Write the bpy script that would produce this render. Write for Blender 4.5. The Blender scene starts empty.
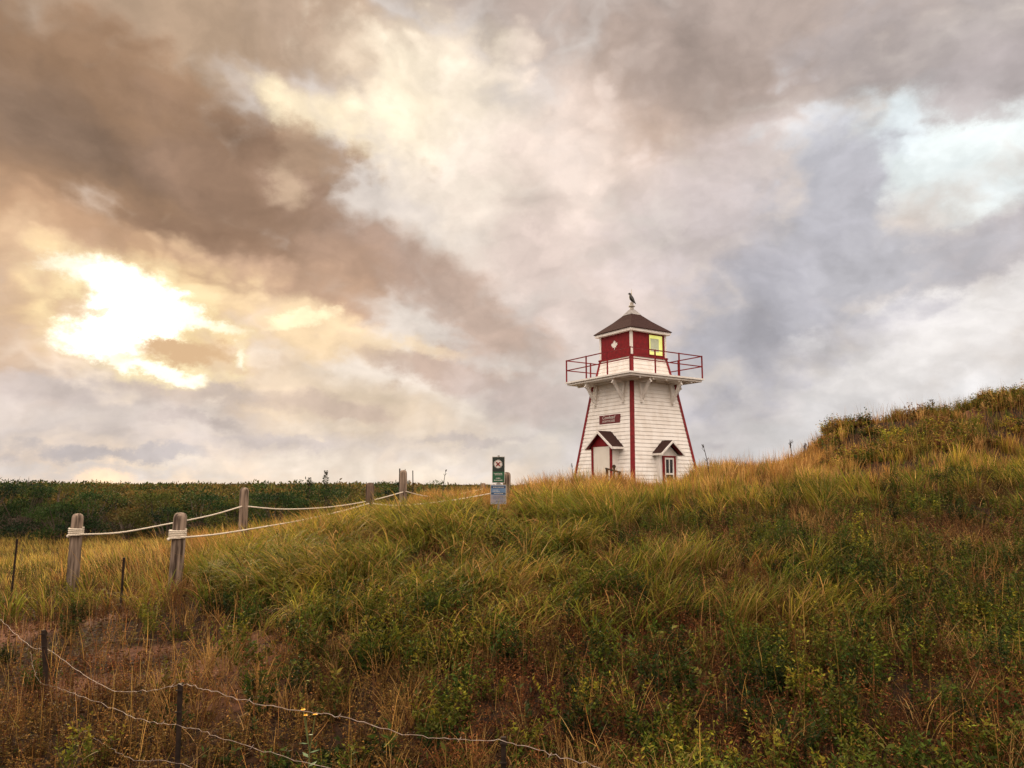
import bpy, bmesh, math, random
import numpy as np
from mathutils import Vector, Matrix

random.seed(7)
RNG = np.random.default_rng(11)
R = math.radians
scene = bpy.context.scene
col = scene.collection
ZC = 1.75                     # height of the photographer's eye above the near ground
F = 750.0                     # focal length in pixels of a 1024 wide picture
PITCH = math.atan(101 / F)
SP, CP = math.sin(PITCH), math.cos(PITCH)


def P(px, py, Y):
    """world point seen in direction (px, py) of the survey photo at distance Y"""
    u, v = (px - 512) / F, (384 - py) / F
    k = Y / (CP - v * SP)
    return Vector((u * k, Y, (SP + v * CP) * k + ZC))


def azel(px, py):
    p = P(px, py, 1.0) - Vector((0, 0, ZC))
    p.normalize()
    return math.atan2(p.x, p.y), math.asin(p.z)


def lin(c):
    return tuple((x / 255 / 12.92) if x / 255 <= 0.04045 else ((x / 255 + 0.055) / 1.055) ** 2.4 for x in c)


# ------------------------------------------------------------------ materials
MATS = {}


def new_mat(name):
    m = bpy.data.materials.new(name)
    m.use_nodes = True
    nt = m.node_tree
    return m, nt, nt.nodes['Principled BSDF']


def mat(name, c1, c2=None, rough=0.6, scale=6.0, stretch=(1, 1, 1), bump=0.0, detail=6, metallic=0.0, lo=0.35, hi=0.65, spec=0.4):
    if name in MATS:
        return MATS[name]
    m, nt, b = new_mat(name)
    b.inputs['Roughness'].default_value = rough
    b.inputs['Metallic'].default_value = metallic
    b.inputs['Specular IOR Level'].default_value = spec
    tc = nt.nodes.new('ShaderNodeTexCoord')
    mp = nt.nodes.new('ShaderNodeMapping')
    mp.inputs['Scale'].default_value = stretch
    nt.links.new(tc.outputs['Object'], mp.inputs['Vector'])
    n = nt.nodes.new('ShaderNodeTexNoise')
    n.inputs['Scale'].default_value = scale
    n.inputs['Detail'].default_value = detail
    nt.links.new(mp.outputs['Vector'], n.inputs['Vector'])
    r = nt.nodes.new('ShaderNodeValToRGB')
    r.color_ramp.elements[0].position = lo
    r.color_ramp.elements[1].position = hi
    r.color_ramp.elements[0].color = (*c1, 1)
    r.color_ramp.elements[1].color = (*(c2 or c1), 1)
    nt.links.new(n.outputs['Fac'], r.inputs['Fac'])
    nt.links.new(r.outputs['Color'], b.inputs['Base Color'])
    if bump:
        bp = nt.nodes.new('ShaderNodeBump')
        bp.inputs['Strength'].default_value = bump
        bp.inputs['Distance'].default_value = 0.02
        nt.links.new(n.outputs['Fac'], bp.inputs['Height'])
        nt.links.new(bp.outputs['Normal'], b.inputs['Normal'])
    MATS[name] = m
    return m


WHITE = mat('white_paint', (.76, .73, .69), (.64, .59, .53), .6, 2.6, (1.3, 1.3, .6), .05, 7, lo=.40, hi=.75, spec=.25)
RED = mat('red_paint', (.22, .010, .014), (.14, .008, .010), .6, 7, spec=.2)
SHINGLE = mat('roof_shingle', (.022, .011, .010), (.055, .026, .022), .9, 30, (1, 1, 1), .5, spec=.1)
GREYMETAL = mat('grey_metal', (.20, .18, .17), (.32, .30, .28), .5, 8, metallic=.3)
WOOD = mat('weathered_wood', (.27, .20, .15), (.045, .030, .022), .85, 4.5, (4.5, 4.5, .40), 1.0, 9, lo=.40, hi=.63, spec=.15)
DARKWOOD = mat('dark_wood', (.022, .016, .012), (.05, .036, .028), .85, 12, (2, 2, .4), .5, spec=.1)
WOOD_DARK = mat('darker_wood', (.15, .10, .072), (.035, .022, .016), .85, 4.5, (4.5, 4.5, .40), 1.0, 9, lo=.40, hi=.63, spec=.15)  # darker brown tone of the weathered wood, for one post
ROPE = mat('rope_fibre', (.66, .58, .47), (.48, .41, .32), .85, 60, (1, 1, 1), .4)
WIRE = mat('wire_metal', (.36, .29, .24), (.18, .125, .095), .7, 25, spec=.2)
STAKE = mat('stake_metal', (.014, .010, .008), (.035, .022, .016), .8, 14, spec=.1)
SIGNGREEN = mat('sign_green', (.012, .075, .034), (.016, .09, .042), .45, 6)
SIGNBLACK = mat('sign_dark', (.012, .02, .016), (.016, .026, .02), .45, 6)
SIGNBLUE = mat('sign_blue', (.075, .15, .28), (.12, .20, .32), .45, 9)
SIGNBAND = mat('sign_navy', (.02, .05, .10), (.03, .06, .12), .45, 9)
SIGNPALE = mat('sign_faded', (.17, .19, .26), (.27, .24, .26), .5, 9)
SIGNWHITE = mat('sign_white', (.62, .58, .54), (.54, .50, .46), .5, 9)
SIGNRED = mat('sign_red', (.42, .02, .02), (.36, .02, .02), .5, 9)
SIGNEDGE = mat('sign_edge', (.5, .46, .4), (.4, .36, .32), .5, 9)
BIRD = mat('bird_feather', (.014, .013, .012), (.03, .027, .024), .6, 30)
BARK = mat('bark', (.06, .042, .03), (.10, .075, .055), .9, 20, (2, 2, .4), .5)
GLASS = mat('dark_glass', (.018, .016, .018), (.03, .028, .03), .12, 3)
FLOWER = mat('yellow_petal', (.75, .38, .02), (.85, .48, .03), .6, 20)

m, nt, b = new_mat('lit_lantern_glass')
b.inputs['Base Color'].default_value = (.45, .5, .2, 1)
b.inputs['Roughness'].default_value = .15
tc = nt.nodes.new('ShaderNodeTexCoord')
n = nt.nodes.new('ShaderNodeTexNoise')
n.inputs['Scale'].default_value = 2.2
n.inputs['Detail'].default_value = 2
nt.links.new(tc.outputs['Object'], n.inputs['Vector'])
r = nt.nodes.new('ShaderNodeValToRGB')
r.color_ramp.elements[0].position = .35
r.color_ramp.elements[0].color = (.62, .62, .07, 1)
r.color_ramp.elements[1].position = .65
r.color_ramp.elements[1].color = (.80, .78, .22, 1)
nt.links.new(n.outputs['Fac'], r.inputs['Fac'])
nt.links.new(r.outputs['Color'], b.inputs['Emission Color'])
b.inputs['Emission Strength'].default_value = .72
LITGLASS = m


def foliage_mat(name, rough=.6, trans=.35, boost=1.0):
    m, nt, b = new_mat(name)
    at = nt.nodes.new('ShaderNodeAttribute')
    at.attribute_name = 'tint'
    b.inputs['Roughness'].default_value = rough
    b.inputs['Specular IOR Level'].default_value = .10
    nt.links.new(at.outputs['Color'], b.inputs['Base Color'])
    tr = nt.nodes.new('ShaderNodeBsdfTranslucent')
    nt.links.new(at.outputs['Color'], tr.inputs['Color'])
    mx = nt.nodes.new('ShaderNodeMixShader')
    mx.inputs['Fac'].default_value = trans
    nt.links.new(b.outputs['BSDF'], mx.inputs[1])
    nt.links.new(tr.outputs['BSDF'], mx.inputs[2])
    nt.links.new(mx.outputs['Shader'], nt.nodes['Material Output'].inputs['Surface'])
    return m


GRASSM = foliage_mat('grass_blade', .6, .45)
LEAFM = foliage_mat('leaf', .65, .30)

# ------------------------------------------------------------------ object helpers


def tag(o, label=None, cat=None, group=None, kind=None):
    if label: o['label'] = label
    if cat: o['category'] = cat
    if group: o['group'] = group
    if kind: o['kind'] = kind
    return o


def empty(name, loc, rz=0.0):
    o = bpy.data.objects.new(name, None)
    o.empty_display_size = .2
    o.location = loc
    o.rotation_euler = (0, 0, rz)
    col.objects.link(o)
    return o


def obj(name, bm, material, parent=None, loc=(0, 0, 0), rot=(0, 0, 0), smooth=False):
    me = bpy.data.meshes.new(name)
    bmesh.ops.recalc_face_normals(bm, faces=bm.faces)
    bm.to_mesh(me)
    bm.free()
    me.materials.append(material)
    if smooth:
        me.polygons.foreach_set('use_smooth', [True] * len(me.polygons))
    o = bpy.data.objects.new(name, me)
    col.objects.link(o)
    o.location = loc
    o.rotation_euler = rot
    if parent: o.parent = parent
    return o


def hexa(bm, pts):
    """8 points: bottom ring 0-3, top ring 4-7"""
    v = [bm.verts.new(p) for p in pts]
    for f in ((3, 2, 1, 0), (4, 5, 6, 7), (0, 1, 5, 4), (1, 2, 6, 5), (2, 3, 7, 6), (3, 0, 4, 7)):
        bm.faces.new([v[i] for i in f])


def box(bm, x0, x1, y0, y1, z0, z1, M=None):
    pts = [Vector(p) for p in ((x0, y0, z0), (x1, y0, z0), (x1, y1, z0), (x0, y1, z0), (x0, y0, z1), (x1, y0, z1), (x1, y1, z1), (x0, y1, z1))]
    if M: pts = [M @ p for p in pts]
    hexa(bm, pts)


def beam(bm, a, b, w, h=None, up=Vector((0, 0, 1))):
    a, b = Vector(a), Vector(b)
    h = h or w
    d = (b - a).normalized()
    if abs(d.dot(up)) > .98: up = Vector((1, 0, 0))
    s = d.cross(up).normalized() * (w / 2)
    t = s.cross(d).normalized() * (h / 2)
    hexa(bm, [a - s - t, a + s - t, a + s + t, a - s + t, b - s - t, b + s - t, b + s + t, b - s + t])


def tube(bm, pts, rad, n=8, cap=True):
    pts = [Vector(p) for p in pts]
    rads = rad if isinstance(rad, (list, tuple)) else [rad] * len(pts)
    rings = []
    ref = None
    for i, p in enumerate(pts):
        d = (pts[min(i + 1, len(pts) - 1)] - pts[max(i - 1, 0)]).normalized()
        if ref is None:
            ref = Vector((0, 0, 1)) if abs(d.z) < .9 else Vector((1, 0, 0))
        s = d.cross(ref).normalized()
        ref = s.cross(d).normalized()
        rr = rads[i]
        rx, ry = rr if isinstance(rr, tuple) else (rr, rr)
        rings.append([bm.verts.new(p + s * math.cos(2 * math.pi * k / n) * rx + ref * math.sin(2 * math.pi * k / n) * ry) for k in range(n)])
    for a, b in zip(rings, rings[1:]):
        for k in range(n):
            bm.faces.new((a[k], a[(k + 1) % n], b[(k + 1) % n], b[k]))
    if cap:
        bm.faces.new(rings[0][::-1])
        bm.faces.new(rings[-1])


def copy_tree(o, parent=None):
    c = o.copy()
    col.objects.link(c)
    if parent: c.parent = parent
    for ch in list(o.children):
        copy_tree(ch, c)
    return c


def text_mesh(body, size, depth=.004, shear=0.0):
    cu = bpy.data.curves.new('t', 'FONT')
    cu.body = body
    cu.size = size
    cu.extrude = depth
    cu.shear = shear
    cu.align_x = 'CENTER'
    cu.align_y = 'CENTER'
    o = bpy.data.objects.new('t', cu)
    col.objects.link(o)
    dg = bpy.context.evaluated_depsgraph_get()
    me = bpy.data.meshes.new_from_object(o.evaluated_get(dg))
    bpy.data.objects.remove(o)
    bpy.data.curves.remove(cu)
    return me


# ------------------------------------------------------------------ numeric noise
def vnoise(x, y, seed=0):
    xi, yi = np.floor(x).astype(np.int64), np.floor(y).astype(np.int64)
    xf, yf = x - xi, y - yi
    u, v = xf * xf * (3 - 2 * xf), yf * yf * (3 - 2 * yf)

    def h(a, b):
        k = (a * 374761393 + b * 668265263 + seed * 974711) & 0xFFFFFFFF
        k = ((k ^ (k >> 13)) * 1274126177) & 0xFFFFFFFF
        return ((k ^ (k >> 16)) & 0xFFFF) / 65535.0
    return (h(xi, yi) * (1 - u) + h(xi + 1, yi) * u) * (1 - v) + (h(xi, yi + 1) * (1 - u) + h(xi + 1, yi + 1) * u) * v


def fbm(x, y, scale, seed=0, oct=4):
    s, a, t = 0, .5, 0
    f = scale
    for i in range(oct):
        s = s + a * vnoise(x * f, y * f, seed + i * 17)
        t += a
        a *= .5
        f *= 2.03
    return s / t


# ------------------------------------------------------------------ terrain
CTRL = {
    -6: [(512, -1.8)], 1: [(512, -1.78)],
    2.2: [(-300, -1.78), (512, -1.78), (1300, -1.75)],
    3.5: [(-200, -1.85), (100, -1.83), (512, -1.78), (1024, -1.74), (1300, -1.70)],
    5: [(-200, -1.87), (0, -1.85), (250, -1.80), (512, -1.66), (800, -1.6), (1024, -1.56), (1250, -1.5)],
    8: [(-200, -1.8), (0, -1.76), (150, -1.66), (300, -1.42), (450, -1.17), (640, -1.05), (830, -1.0), (1024, -.95), (1250, -.9)],
    12: [(-200, -1.76), (0, -1.72), (178, -1.63), (240, -1.40), (330, -.97), (450, -.68), (560, -.62), (640, -.6), (830, -.4), (1024, -.05), (1250, .1)],
    16: [(-200, -1.85), (0, -1.8), (130, -1.65), (245, -1.33), (371, -1.00), (460, -.78), (500, -.88), (560, -.36), (640, -.36), (685, -.30), (740, -.02), (800, .04), (850, .16), (1024, .50), (1250, .8)],
    20: [(-200, -1.9), (0, -1.87), (150, -1.72), (300, -1.4), (404, -.80), (440, -.58), (500, -.62), (575, -.10), (640, -.25), (685, -.22), (720, .30), (760, .36), (795, .36), (814, .30), (825, 1.28), (836, 1.48), (858, 1.58), (890, 1.66), (931, 1.78), (955, 1.66), (968, 1.95), (990, 2.15), (1024, 2.3), (1250, 2.5)],
    24: [(-200, -1.9), (0, -1.9), (250, -1.75), (400, -.95), (440, -.65), (540, -.6), (640, -.5), (740, .1), (800, .1), (850, .7), (1024, 1.6), (1250, 1.8)],
    33: [(-200, -2), (0, -2), (300, -1.85), (450, -1.3), (560, -.6), (640, -.45), (760, -.45), (850, -.2), (1024, .3), (1250, .5)],
    50: [(-300, -2), (100, -2), (512, -1.8), (900, -1.8), (1300, -1.8)],
    80: [(-300, -2), (512, -2), (1300, -2)],
}
cx, cy, cz = [], [], []
for D, L in CTRL.items():
    for px, z in L:
        cx.append((px - 512) / F / .991 * abs(D)); cy.append(D); cz.append(z)
for a in (-60, -30, 30, 60):
    cx.append(a); cy.append(-10); cz.append(-1.85)
    cx.append(a); cy.append(5); cz.append(-1.85 if a < 0 else -1.3)
cx, cy, cz = map(np.array, (cx, cy, cz))
_K = np.sqrt((cx[:, None] - cx) ** 2 + (cy[:, None] - cy) ** 2 + .15)
_W = np.linalg.solve(_K + np.eye(len(cx)) * .0, cz + 1.9)


def H(x, y):
    x = np.asarray(x, float); y = np.asarray(y, float)
    sh = x.shape
    xf, yf = x.ravel(), y.ravel()
    z = np.empty(xf.shape)
    for i in range(0, len(xf), 20000):
        s = slice(i, i + 20000)
        z[s] = np.sqrt((xf[s, None] - cx) ** 2 + (yf[s, None] - cy) ** 2 + .15) @ _W
    r = np.hypot(xf, yf - 10)
    k = np.clip((r - 45) / 35, 0, 1)
    k = k * k * (3 - 2 * k)
    z = z * (1 - k) + (-.1) * k - 1.9
    z = z + (fbm(xf, yf, .9, 3, 3) - .5) * .16 * np.clip(1 - r / 60, 0.2, 1)
    return z.reshape(sh) + ZC


def h1(x, y):
    return float(H(np.array([x]), np.array([y]))[0])


def axis(lo, hi, step, far, n):
    core = np.arange(lo, hi + step / 2, step)
    g = np.geomspace(step, far, n)
    return np.concatenate([(lo - np.cumsum(g))[::-1], core, hi + np.cumsum(g)])


def mesh_np(name, verts, quads, material, tint=None, smooth=False):
    me = bpy.data.meshes.new(name)
    nv, nf = len(verts), len(quads)
    k = quads.shape[1]
    me.vertices.add(nv)
    me.vertices.foreach_set('co', np.ascontiguousarray(verts, np.float32).ravel())
    me.loops.add(nf * k)
    me.loops.foreach_set('vertex_index', np.ascontiguousarray(quads, np.int32).ravel())
    me.polygons.add(nf)
    me.polygons.foreach_set('loop_start', np.arange(0, nf * k, k, dtype=np.int32))
    me.polygons.foreach_set('loop_total', np.full(nf, k, np.int32))
    me.update(calc_edges=True)
    if tint is not None:
        at = me.attributes.new('tint', 'FLOAT_COLOR', 'POINT')
        c = np.ones((nv, 4), np.float32)
        c[:, :3] = np.clip(tint, 0.002, 1)
        at.data.foreach_set('color', c.ravel())
    if smooth:
        me.polygons.foreach_set('use_smooth', np.ones(nf, bool))
    me.materials.append(material)
    o = bpy.data.objects.new(name, me)
    col.objects.link(o)
    return o


gx = axis(-22, 22, .22, 700, 22)
gy = axis(-4, 36, .22, 700, 22)
X, Y = np.meshgrid(gx, gy)
Z = H(X, Y)
nx, ny = len(gx), len(gy)
idx = np.arange(nx * ny).reshape(ny, nx)
q = np.stack([idx[:-1, :-1], idx[:-1, 1:], idx[1:, 1:], idx[1:, :-1]], -1).reshape(-1, 4)

# sand: bare patches (px, D, rx m, ry m, amount)
SAND = [(40, 9.3, 1.0, .6, .8), (0, 8.8, .8, .6, .8), (125, 9.6, .7, .4, .6), (100, 6.9, .5, .3, .7), (225, 7.0, .7, .4, .8), (255, 7.7, .5, .3, .7),
        (180, 10.6, .5, .4, .7), (955, 20.2, .75, .9, 1.0), (300, 8.6, .4, .25, .5), (150, 7.8, .6, .3, .5), (250, 6.2, .5, .3, .6), (880, 15.0, .8, .4, .5), (840, 14.2, .8, .4, .5), (940, 14.5, .8, .4, .5)]


def sandm(x, y):
    s = np.zeros_like(x)
    for px, D, rx, ry, a in SAND:
        sx = (px - 512) / F / .991 * D
        d = np.hypot((x - sx) / rx, (y - D) / ry) + (fbm(x, y, 1.7, 51, 3) - .5) * .9
        s = np.maximum(s, a * np.clip((1.05 - d) / .45, 0, 1))
    return s


m, nt, b = new_mat('dune_ground')
b.inputs['Roughness'].default_value = .95
b.inputs['Specular IOR Level'].default_value = .1
tc = nt.nodes.new('ShaderNodeTexCoord')
n1 = nt.nodes.new('ShaderNodeTexNoise'); n1.inputs['Scale'].default_value = 14; n1.inputs['Detail'].default_value = 9
n2 = nt.nodes.new('ShaderNodeTexNoise'); n2.inputs['Scale'].default_value = 2.2; n2.inputs['Detail'].default_value = 6
nt.links.new(tc.outputs['Object'], n1.inputs['Vector']); nt.links.new(tc.outputs['Object'], n2.inputs['Vector'])
r1 = nt.nodes.new('ShaderNodeValToRGB')
r1.color_ramp.elements[0].position = .35; r1.color_ramp.elements[0].color = (.008, .005, .003, 1)
r1.color_ramp.elements[1].position = .7; r1.color_ramp.elements[1].color = (.040, .020, .010, 1)  # litter-covered earth, colour kept very dark so plant gaps look shaded
nt.links.new(n1.outputs['Fac'], r1.inputs['Fac'])
r2 = nt.nodes.new('ShaderNodeValToRGB')
r2.color_ramp.elements[0].position = .3; r2.color_ramp.elements[0].color = (.11, .050, .030, 1)
r2.color_ramp.elements[1].position = .7; r2.color_ramp.elements[1].color = (.21, .098, .056, 1)
nt.links.new(n1.outputs['Fac'], r2.inputs['Fac'])
at = nt.nodes.new('ShaderNodeAttribute'); at.attribute_name = 'tint'
mx = nt.nodes.new('ShaderNodeMixRGB')
nt.links.new(at.outputs['Fac'], mx.inputs['Fac'])
nt.links.new(r1.outputs['Color'], mx.inputs[1]); nt.links.new(r2.outputs['Color'], mx.inputs[2])
nt.links.new(mx.outputs['Color'], b.inputs['Base Color'])
bp = nt.nodes.new('ShaderNodeBump'); bp.inputs['Strength'].default_value = .7; bp.inputs['Distance'].default_value = .06
nt.links.new(n1.outputs['Fac'], bp.inputs['Height']); nt.links.new(bp.outputs['Normal'], b.inputs['Normal'])
GROUND = m
sm = np.repeat(sandm(X.ravel(), Y.ravel())[:, None], 3, 1)
g = mesh_np('ground', np.stack([X.ravel(), Y.ravel(), Z.ravel()], -1), q, GROUND, sm, True)
tag(g, 'reddish sandy dune ground under the grass', 'ground', kind='structure')

# ------------------------------------------------------------------ vegetation generators (numpy)


class Batch:
    def __init__(s): s.v, s.q, s.c, s.n = [], [], [], 0

    def add(s, v, q, c):
        s.v.append(v); s.q.append(q + s.n); s.c.append(c); s.n += len(v)

    def build(s, name, material, **kw):
        return mesh_np(name, np.concatenate(s.v), np.concatenate(s.q), material, np.concatenate(s.c), **kw)


def blades(B, base, head, L, W, lean, bend, c0, c1, S=4, twist=None):
    n = len(base)
    dirx, diry = np.cos(head), np.sin(head)
    tw = head + math.pi / 2 + (RNG.normal(0, .6, n) if twist is None else twist)
    sx, sy = np.cos(tw), np.sin(tw)
    p = base.copy()
    V = np.empty((n, S + 1, 2, 3)); C = np.empty((n, S + 1, 2, 3))
    for k in range(S + 1):
        t = k / S
        w = W * (1 - t ** 2.2) * .5 + .0004
        V[:, k, 0] = p - np.stack([sx * w, sy * w, 0 * w], -1)
        V[:, k, 1] = p + np.stack([sx * w, sy * w, 0 * w], -1)
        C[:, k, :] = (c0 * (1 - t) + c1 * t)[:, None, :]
        th = lean + bend * ((k + .5) / S) ** 1.4
        st = L / S
        p = p + np.stack([dirx * np.sin(th) * st, diry * np.sin(th) * st, np.cos(th) * st], -1)
    f = []
    for k in range(S):
        f.append([2 * k, 2 * k + 1, 2 * k + 3, 2 * k + 2])
    f = np.array(f)
    q = (np.arange(n)[:, None, None] * (2 * (S + 1)) + f[None]).reshape(-1, 4)
    B.add(V.reshape(-1, 3), q, C.reshape(-1, 3))


def leaves(B, p, d, L, W, c):
    """rhombic leaves; d unit directions"""
    n = len(p)
    a = RNG.normal(0, 1, (n, 3))
    s = np.cross(d, a); s /= np.linalg.norm(s, axis=1)[:, None] + 1e-9
    L = L[:, None]; W = W[:, None]
    mid = p + d * L * .45
    nrm = np.cross(s, d) * L * .12
    V = np.stack([p, mid - s * W / 2 + nrm, p + d * L, mid + s * W / 2 + nrm], 1)
    q = np.arange(4 * n).reshape(n, 4)
    C = np.repeat(c[:, None, :], 4, 1)
    B.add(V.reshape(-1, 3), q, C.reshape(-1, 3))


def sector(n, d0, d1, p0=-120, p1=1150, power=1.0):
    """points between distances d0,d1 and columns p0..p1; power<2 thins with distance"""
    u = RNG.random(n)
    D = (d0 ** power + u * (d1 ** power - d0 ** power)) ** (1 / power)
    px = p0 + RNG.random(n) * (p1 - p0)
    return (px - 512) / F / .991 * D, D, px


def pick(cols, n, w=None):
    i = RNG.choice(len(cols), n, p=w)
    return np.array(cols)[i]


def jit(c, a=.25):
    return c * (1 + RNG.normal(0, a, (len(c), 1))).clip(.4, 1.8) * (1 + RNG.normal(0, .08, c.shape))


STRAW = [(.42, .24, .070), (.33, .17, .045), (.48, .29, .10), (.24, .11, .032)]
OLIVE = [(.085, .078, .012), (.12, .088, .015), (.062, .066, .011)]
GREEN = [(.040, .074, .009), (.026, .054, .010), (.072, .100, .011)]
YELLOW = [(.30, .24, .026), (.22, .19, .022), (.38, .27, .036)]
RUST = [(.098, .043, .017), (.140, .062, .023), (.066, .030, .014), (.18, .092, .034)]
BUSHG = [(.030, .050, .007), (.048, .064, .008), (.080, .086, .011), (.014, .026, .006)]


def smooth(a, lo, hi):
    t = np.clip((a - lo) / (np.asarray(hi) - lo), 0, 1)
    return t * t * (3 - 2 * t)


LH = (P(635.3, 470, 33).x, 33.0)


def clear(x, y):
    """keep the plants out of the lighthouse footing"""
    return np.maximum(np.abs(x - LH[0]), np.abs(y - LH[1])) > 2.6


# --- marram grass on the dune
B = Batch()
NT = 17500
x, y, px = sector(NT, 6.0, 27, power=1.35)
sd = sandm(x, y)
wm = np.ones(NT)
wm *= 1 - np.clip(sd * 1.3, 0, 1)
wm *= np.where((px < 200) & (y > 12.5), .06, 1)
wm *= np.where((px < 400) & (y > 18), .25, 1)
wm *= np.where((px < 215) & (y < 12.5), .22, 1)
patch = fbm(x, y, .38, 21, 3)
wm *= .06 + .94 * smooth(fbm(x, y, 1.25, 27, 3), .43, .53)
wm *= np.where((px > 822) & (y > 17.0), np.where(y > 19.2, .85, .5), 1)
lo_ = smooth(px, 540, 620)                                         # right-hand slope: marram only in patches low down
wm *= 1 - lo_ * (1 - smooth(y, 10.0, 14.0)) * (1 - .8 * smooth(patch, .50, .58))
wm *= np.where((px > 830) & (y > 12) & (y < 16.5), .55, 1)
wm *= np.where(y < 7.5, .7, 1)
wm *= smooth(y, 8.6, 9.6) + smooth(px, 235, 340) * .9 * smooth(y, 6.2, 7.4) * (1 - smooth(y, 8.6, 9.6))
keep = (RNG.random(NT) < wm) & clear(x, y)
x, y, px = x[keep], y[keep], px[keep]
nt_ = len(x)
n1_ = fbm(x, y, .45, 5, 3); n2_ = fbm(x, y, .9, 9, 3); n3_ = fbm(x, y, .25, 15, 2)
goldness = smooth(y, 12.0, 16.5) * np.where(px > 400, 1, .5) * .85 + .04
mound = (px > 818) & (y > 17.2)
goldness = goldness - .30 * ((px > 225) & (px < 600) & (y < 14.5))
goldness = goldness * np.where((px > 830) & (y > 14.5), .55, 1) * np.where(mound, .8, 1) + (n2_ - .5) * np.where(mound, .8, 1.5)
lush = smooth(px, 190, 280) * (1 - smooth(px, 560, 680)) * (1 - smooth(y, 13.0, 16.5))
lush = np.maximum(lush, .35 * (y < 13))
ty = np.where(RNG.random(nt_) < goldness, 0, np.where(RNG.random(nt_) < .17 + 1.6 * (n1_ - .5), 2, 1))   # 0 straw, 1 green/olive, 2 yellow
nb = RNG.integers(20, 46, nt_)
ti = np.repeat(np.arange(nt_), nb)
N = len(ti)
rad = np.abs(RNG.normal(0, .07, N)); an = RNG.random(N) * 2 * math.pi
bx_, by_ = x[ti] + rad * np.cos(an), y[ti] + rad * np.sin(an)
bz_ = H(bx_, by_) - .03
th_ = RNG.uniform(.28, .54, nt_) * (.55 + .9 * fbm(x, y, .85, 83, 2)) + .16 * np.clip(lush, 0, 1) + .26 * np.clip(lush, 0, 1) * RNG.uniform(.5, 1.2, nt_)
th_ = th_ * np.where(px > 820, .78, 1) * np.where((px < 200), .75, 1)
th_ = th_ * np.where((y < 17.3) & (y > 12.6) & (px > 474) & (px < 522), .36, np.where((y > 9) & (y < 12.7) & (px > 470) & (px < 526), .62, 1))
th_ = th_ * np.where((y > 15) & (px > 640) & (px < 690), .75, 1) * np.where((px > 740) & (px < 822) & (y > 15.5), .8, 1)
th_ = np.minimum(th_, np.where(y < 9.0, .44, np.where(y < 10.5, .60, .72)))
L_ = th_[ti] * RNG.uniform(.55, 1.3, N)
wind = np.where(n3_ > .47, math.pi * 1.12, math.pi * 1.85) + RNG.normal(0, .35, nt_)     # which way the clump has been combed
hd = np.where(RNG.random(N) < np.where(y[ti] > 13, .32, .58), wind[ti] + RNG.normal(0, .55, N), an + RNG.normal(0, .5, N))
lush_t = np.clip(lush, 0, 1)[ti]
lean_ = np.abs(RNG.normal(.14, .20, N)) * np.where(y[ti] > 13, .75, 1) + .14 * lush_t
bend_ = RNG.uniform(.1, 1.1, N) * np.where(y[ti] > 13, .75, 1) + lush_t * RNG.uniform(.5, 1.9, N)
vt = (RNG.uniform(.45, 1.30, nt_) * np.where(y > 13.5, 1.18, 1))[:, None]
c_straw, c_green, c_yel = pick(STRAW, nt_) * vt, np.where(RNG.random((nt_, 1)) < .55, pick(GREEN, nt_), pick(OLIVE, nt_)) * vt, pick(YELLOW, nt_) * vt
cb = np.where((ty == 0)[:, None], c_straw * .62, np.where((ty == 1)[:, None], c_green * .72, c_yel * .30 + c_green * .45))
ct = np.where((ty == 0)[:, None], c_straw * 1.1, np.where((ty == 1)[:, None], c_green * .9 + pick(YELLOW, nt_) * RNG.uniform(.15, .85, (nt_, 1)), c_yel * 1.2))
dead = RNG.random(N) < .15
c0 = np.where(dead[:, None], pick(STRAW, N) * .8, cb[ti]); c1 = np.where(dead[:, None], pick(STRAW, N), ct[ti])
jj = (1 + RNG.normal(0, .28, (N, 1))).clip(.45, 1.9)
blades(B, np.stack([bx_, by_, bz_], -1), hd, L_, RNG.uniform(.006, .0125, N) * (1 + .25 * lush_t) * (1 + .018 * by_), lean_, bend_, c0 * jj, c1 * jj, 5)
# rust and brown dead leaves low between the tufts
N = 26000
x, y, px = sector(N, 7, 24, 180, 1150, power=1.4)
keep = (RNG.random(N) < (1 - sandm(x, y)) * smooth(fbm(x, y, .8, 71, 3), .38, .55)) & clear(x, y)
x, y = x[keep], y[keep]; N = len(x)
c = jit(np.where((RNG.random(N) < .6)[:, None], pick(RUST, N) * 1.1, pick(STRAW, N) * .7), .3)
blades(B, np.stack([x, y, H(x, y) - .02], -1), RNG.random(N) * 6.28, RNG.uniform(.12, .34, N), RNG.uniform(.007, .013, N), np.abs(RNG.normal(.4, .4, N)), RNG.uniform(0, 1.3, N), c, c * 1.1, 3)
tag(B.build('marram_grass', GRASSM), 'tall green and golden marram grass tufts covering the dune', 'grass', kind='stuff')

# --- upright pale stems and seed stalks all over
B = Batch()
N = 15000
x, y, px = sector(N, 3.3, 26, power=1.2)
keep = (RNG.random(N) < (1 - .6 * sandm(x, y)) * np.where(px < 260, .9, np.where(y < 11, .20, .42)) * np.where((y > 17) & (px < 300), .3, 1)) & clear(x, y)
x, y, px = x[keep], y[keep], px[keep]; N = len(x)
z = H(x, y)
L_ = RNG.uniform(.22, .58, N) * np.where(y > 13, 1.15, 1) * np.where(y < 5.2, .72, 1) * np.where((y < 5.0) & (px < 640), .62, 1) * np.where((y < 17.2) & (y > 14) & (px > 476) & (px < 518), .5, 1)
c = jit(np.where((RNG.random(N) < np.where(y > 12, .8, .5))[:, None], pick(STRAW, N) * .75, pick(RUST, N) * 1.0), .35)
blades(B, np.stack([x, y, z - .02], -1), RNG.random(N) * 6.28, L_, RNG.uniform(.0022, .0042, N) * (1 + .03 * np.maximum(y - 10, 0)), np.abs(RNG.normal(.1, .22, N)), RNG.normal(.15, .4, N), c * .85, c * 1.1, 4)
N = 650
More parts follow.
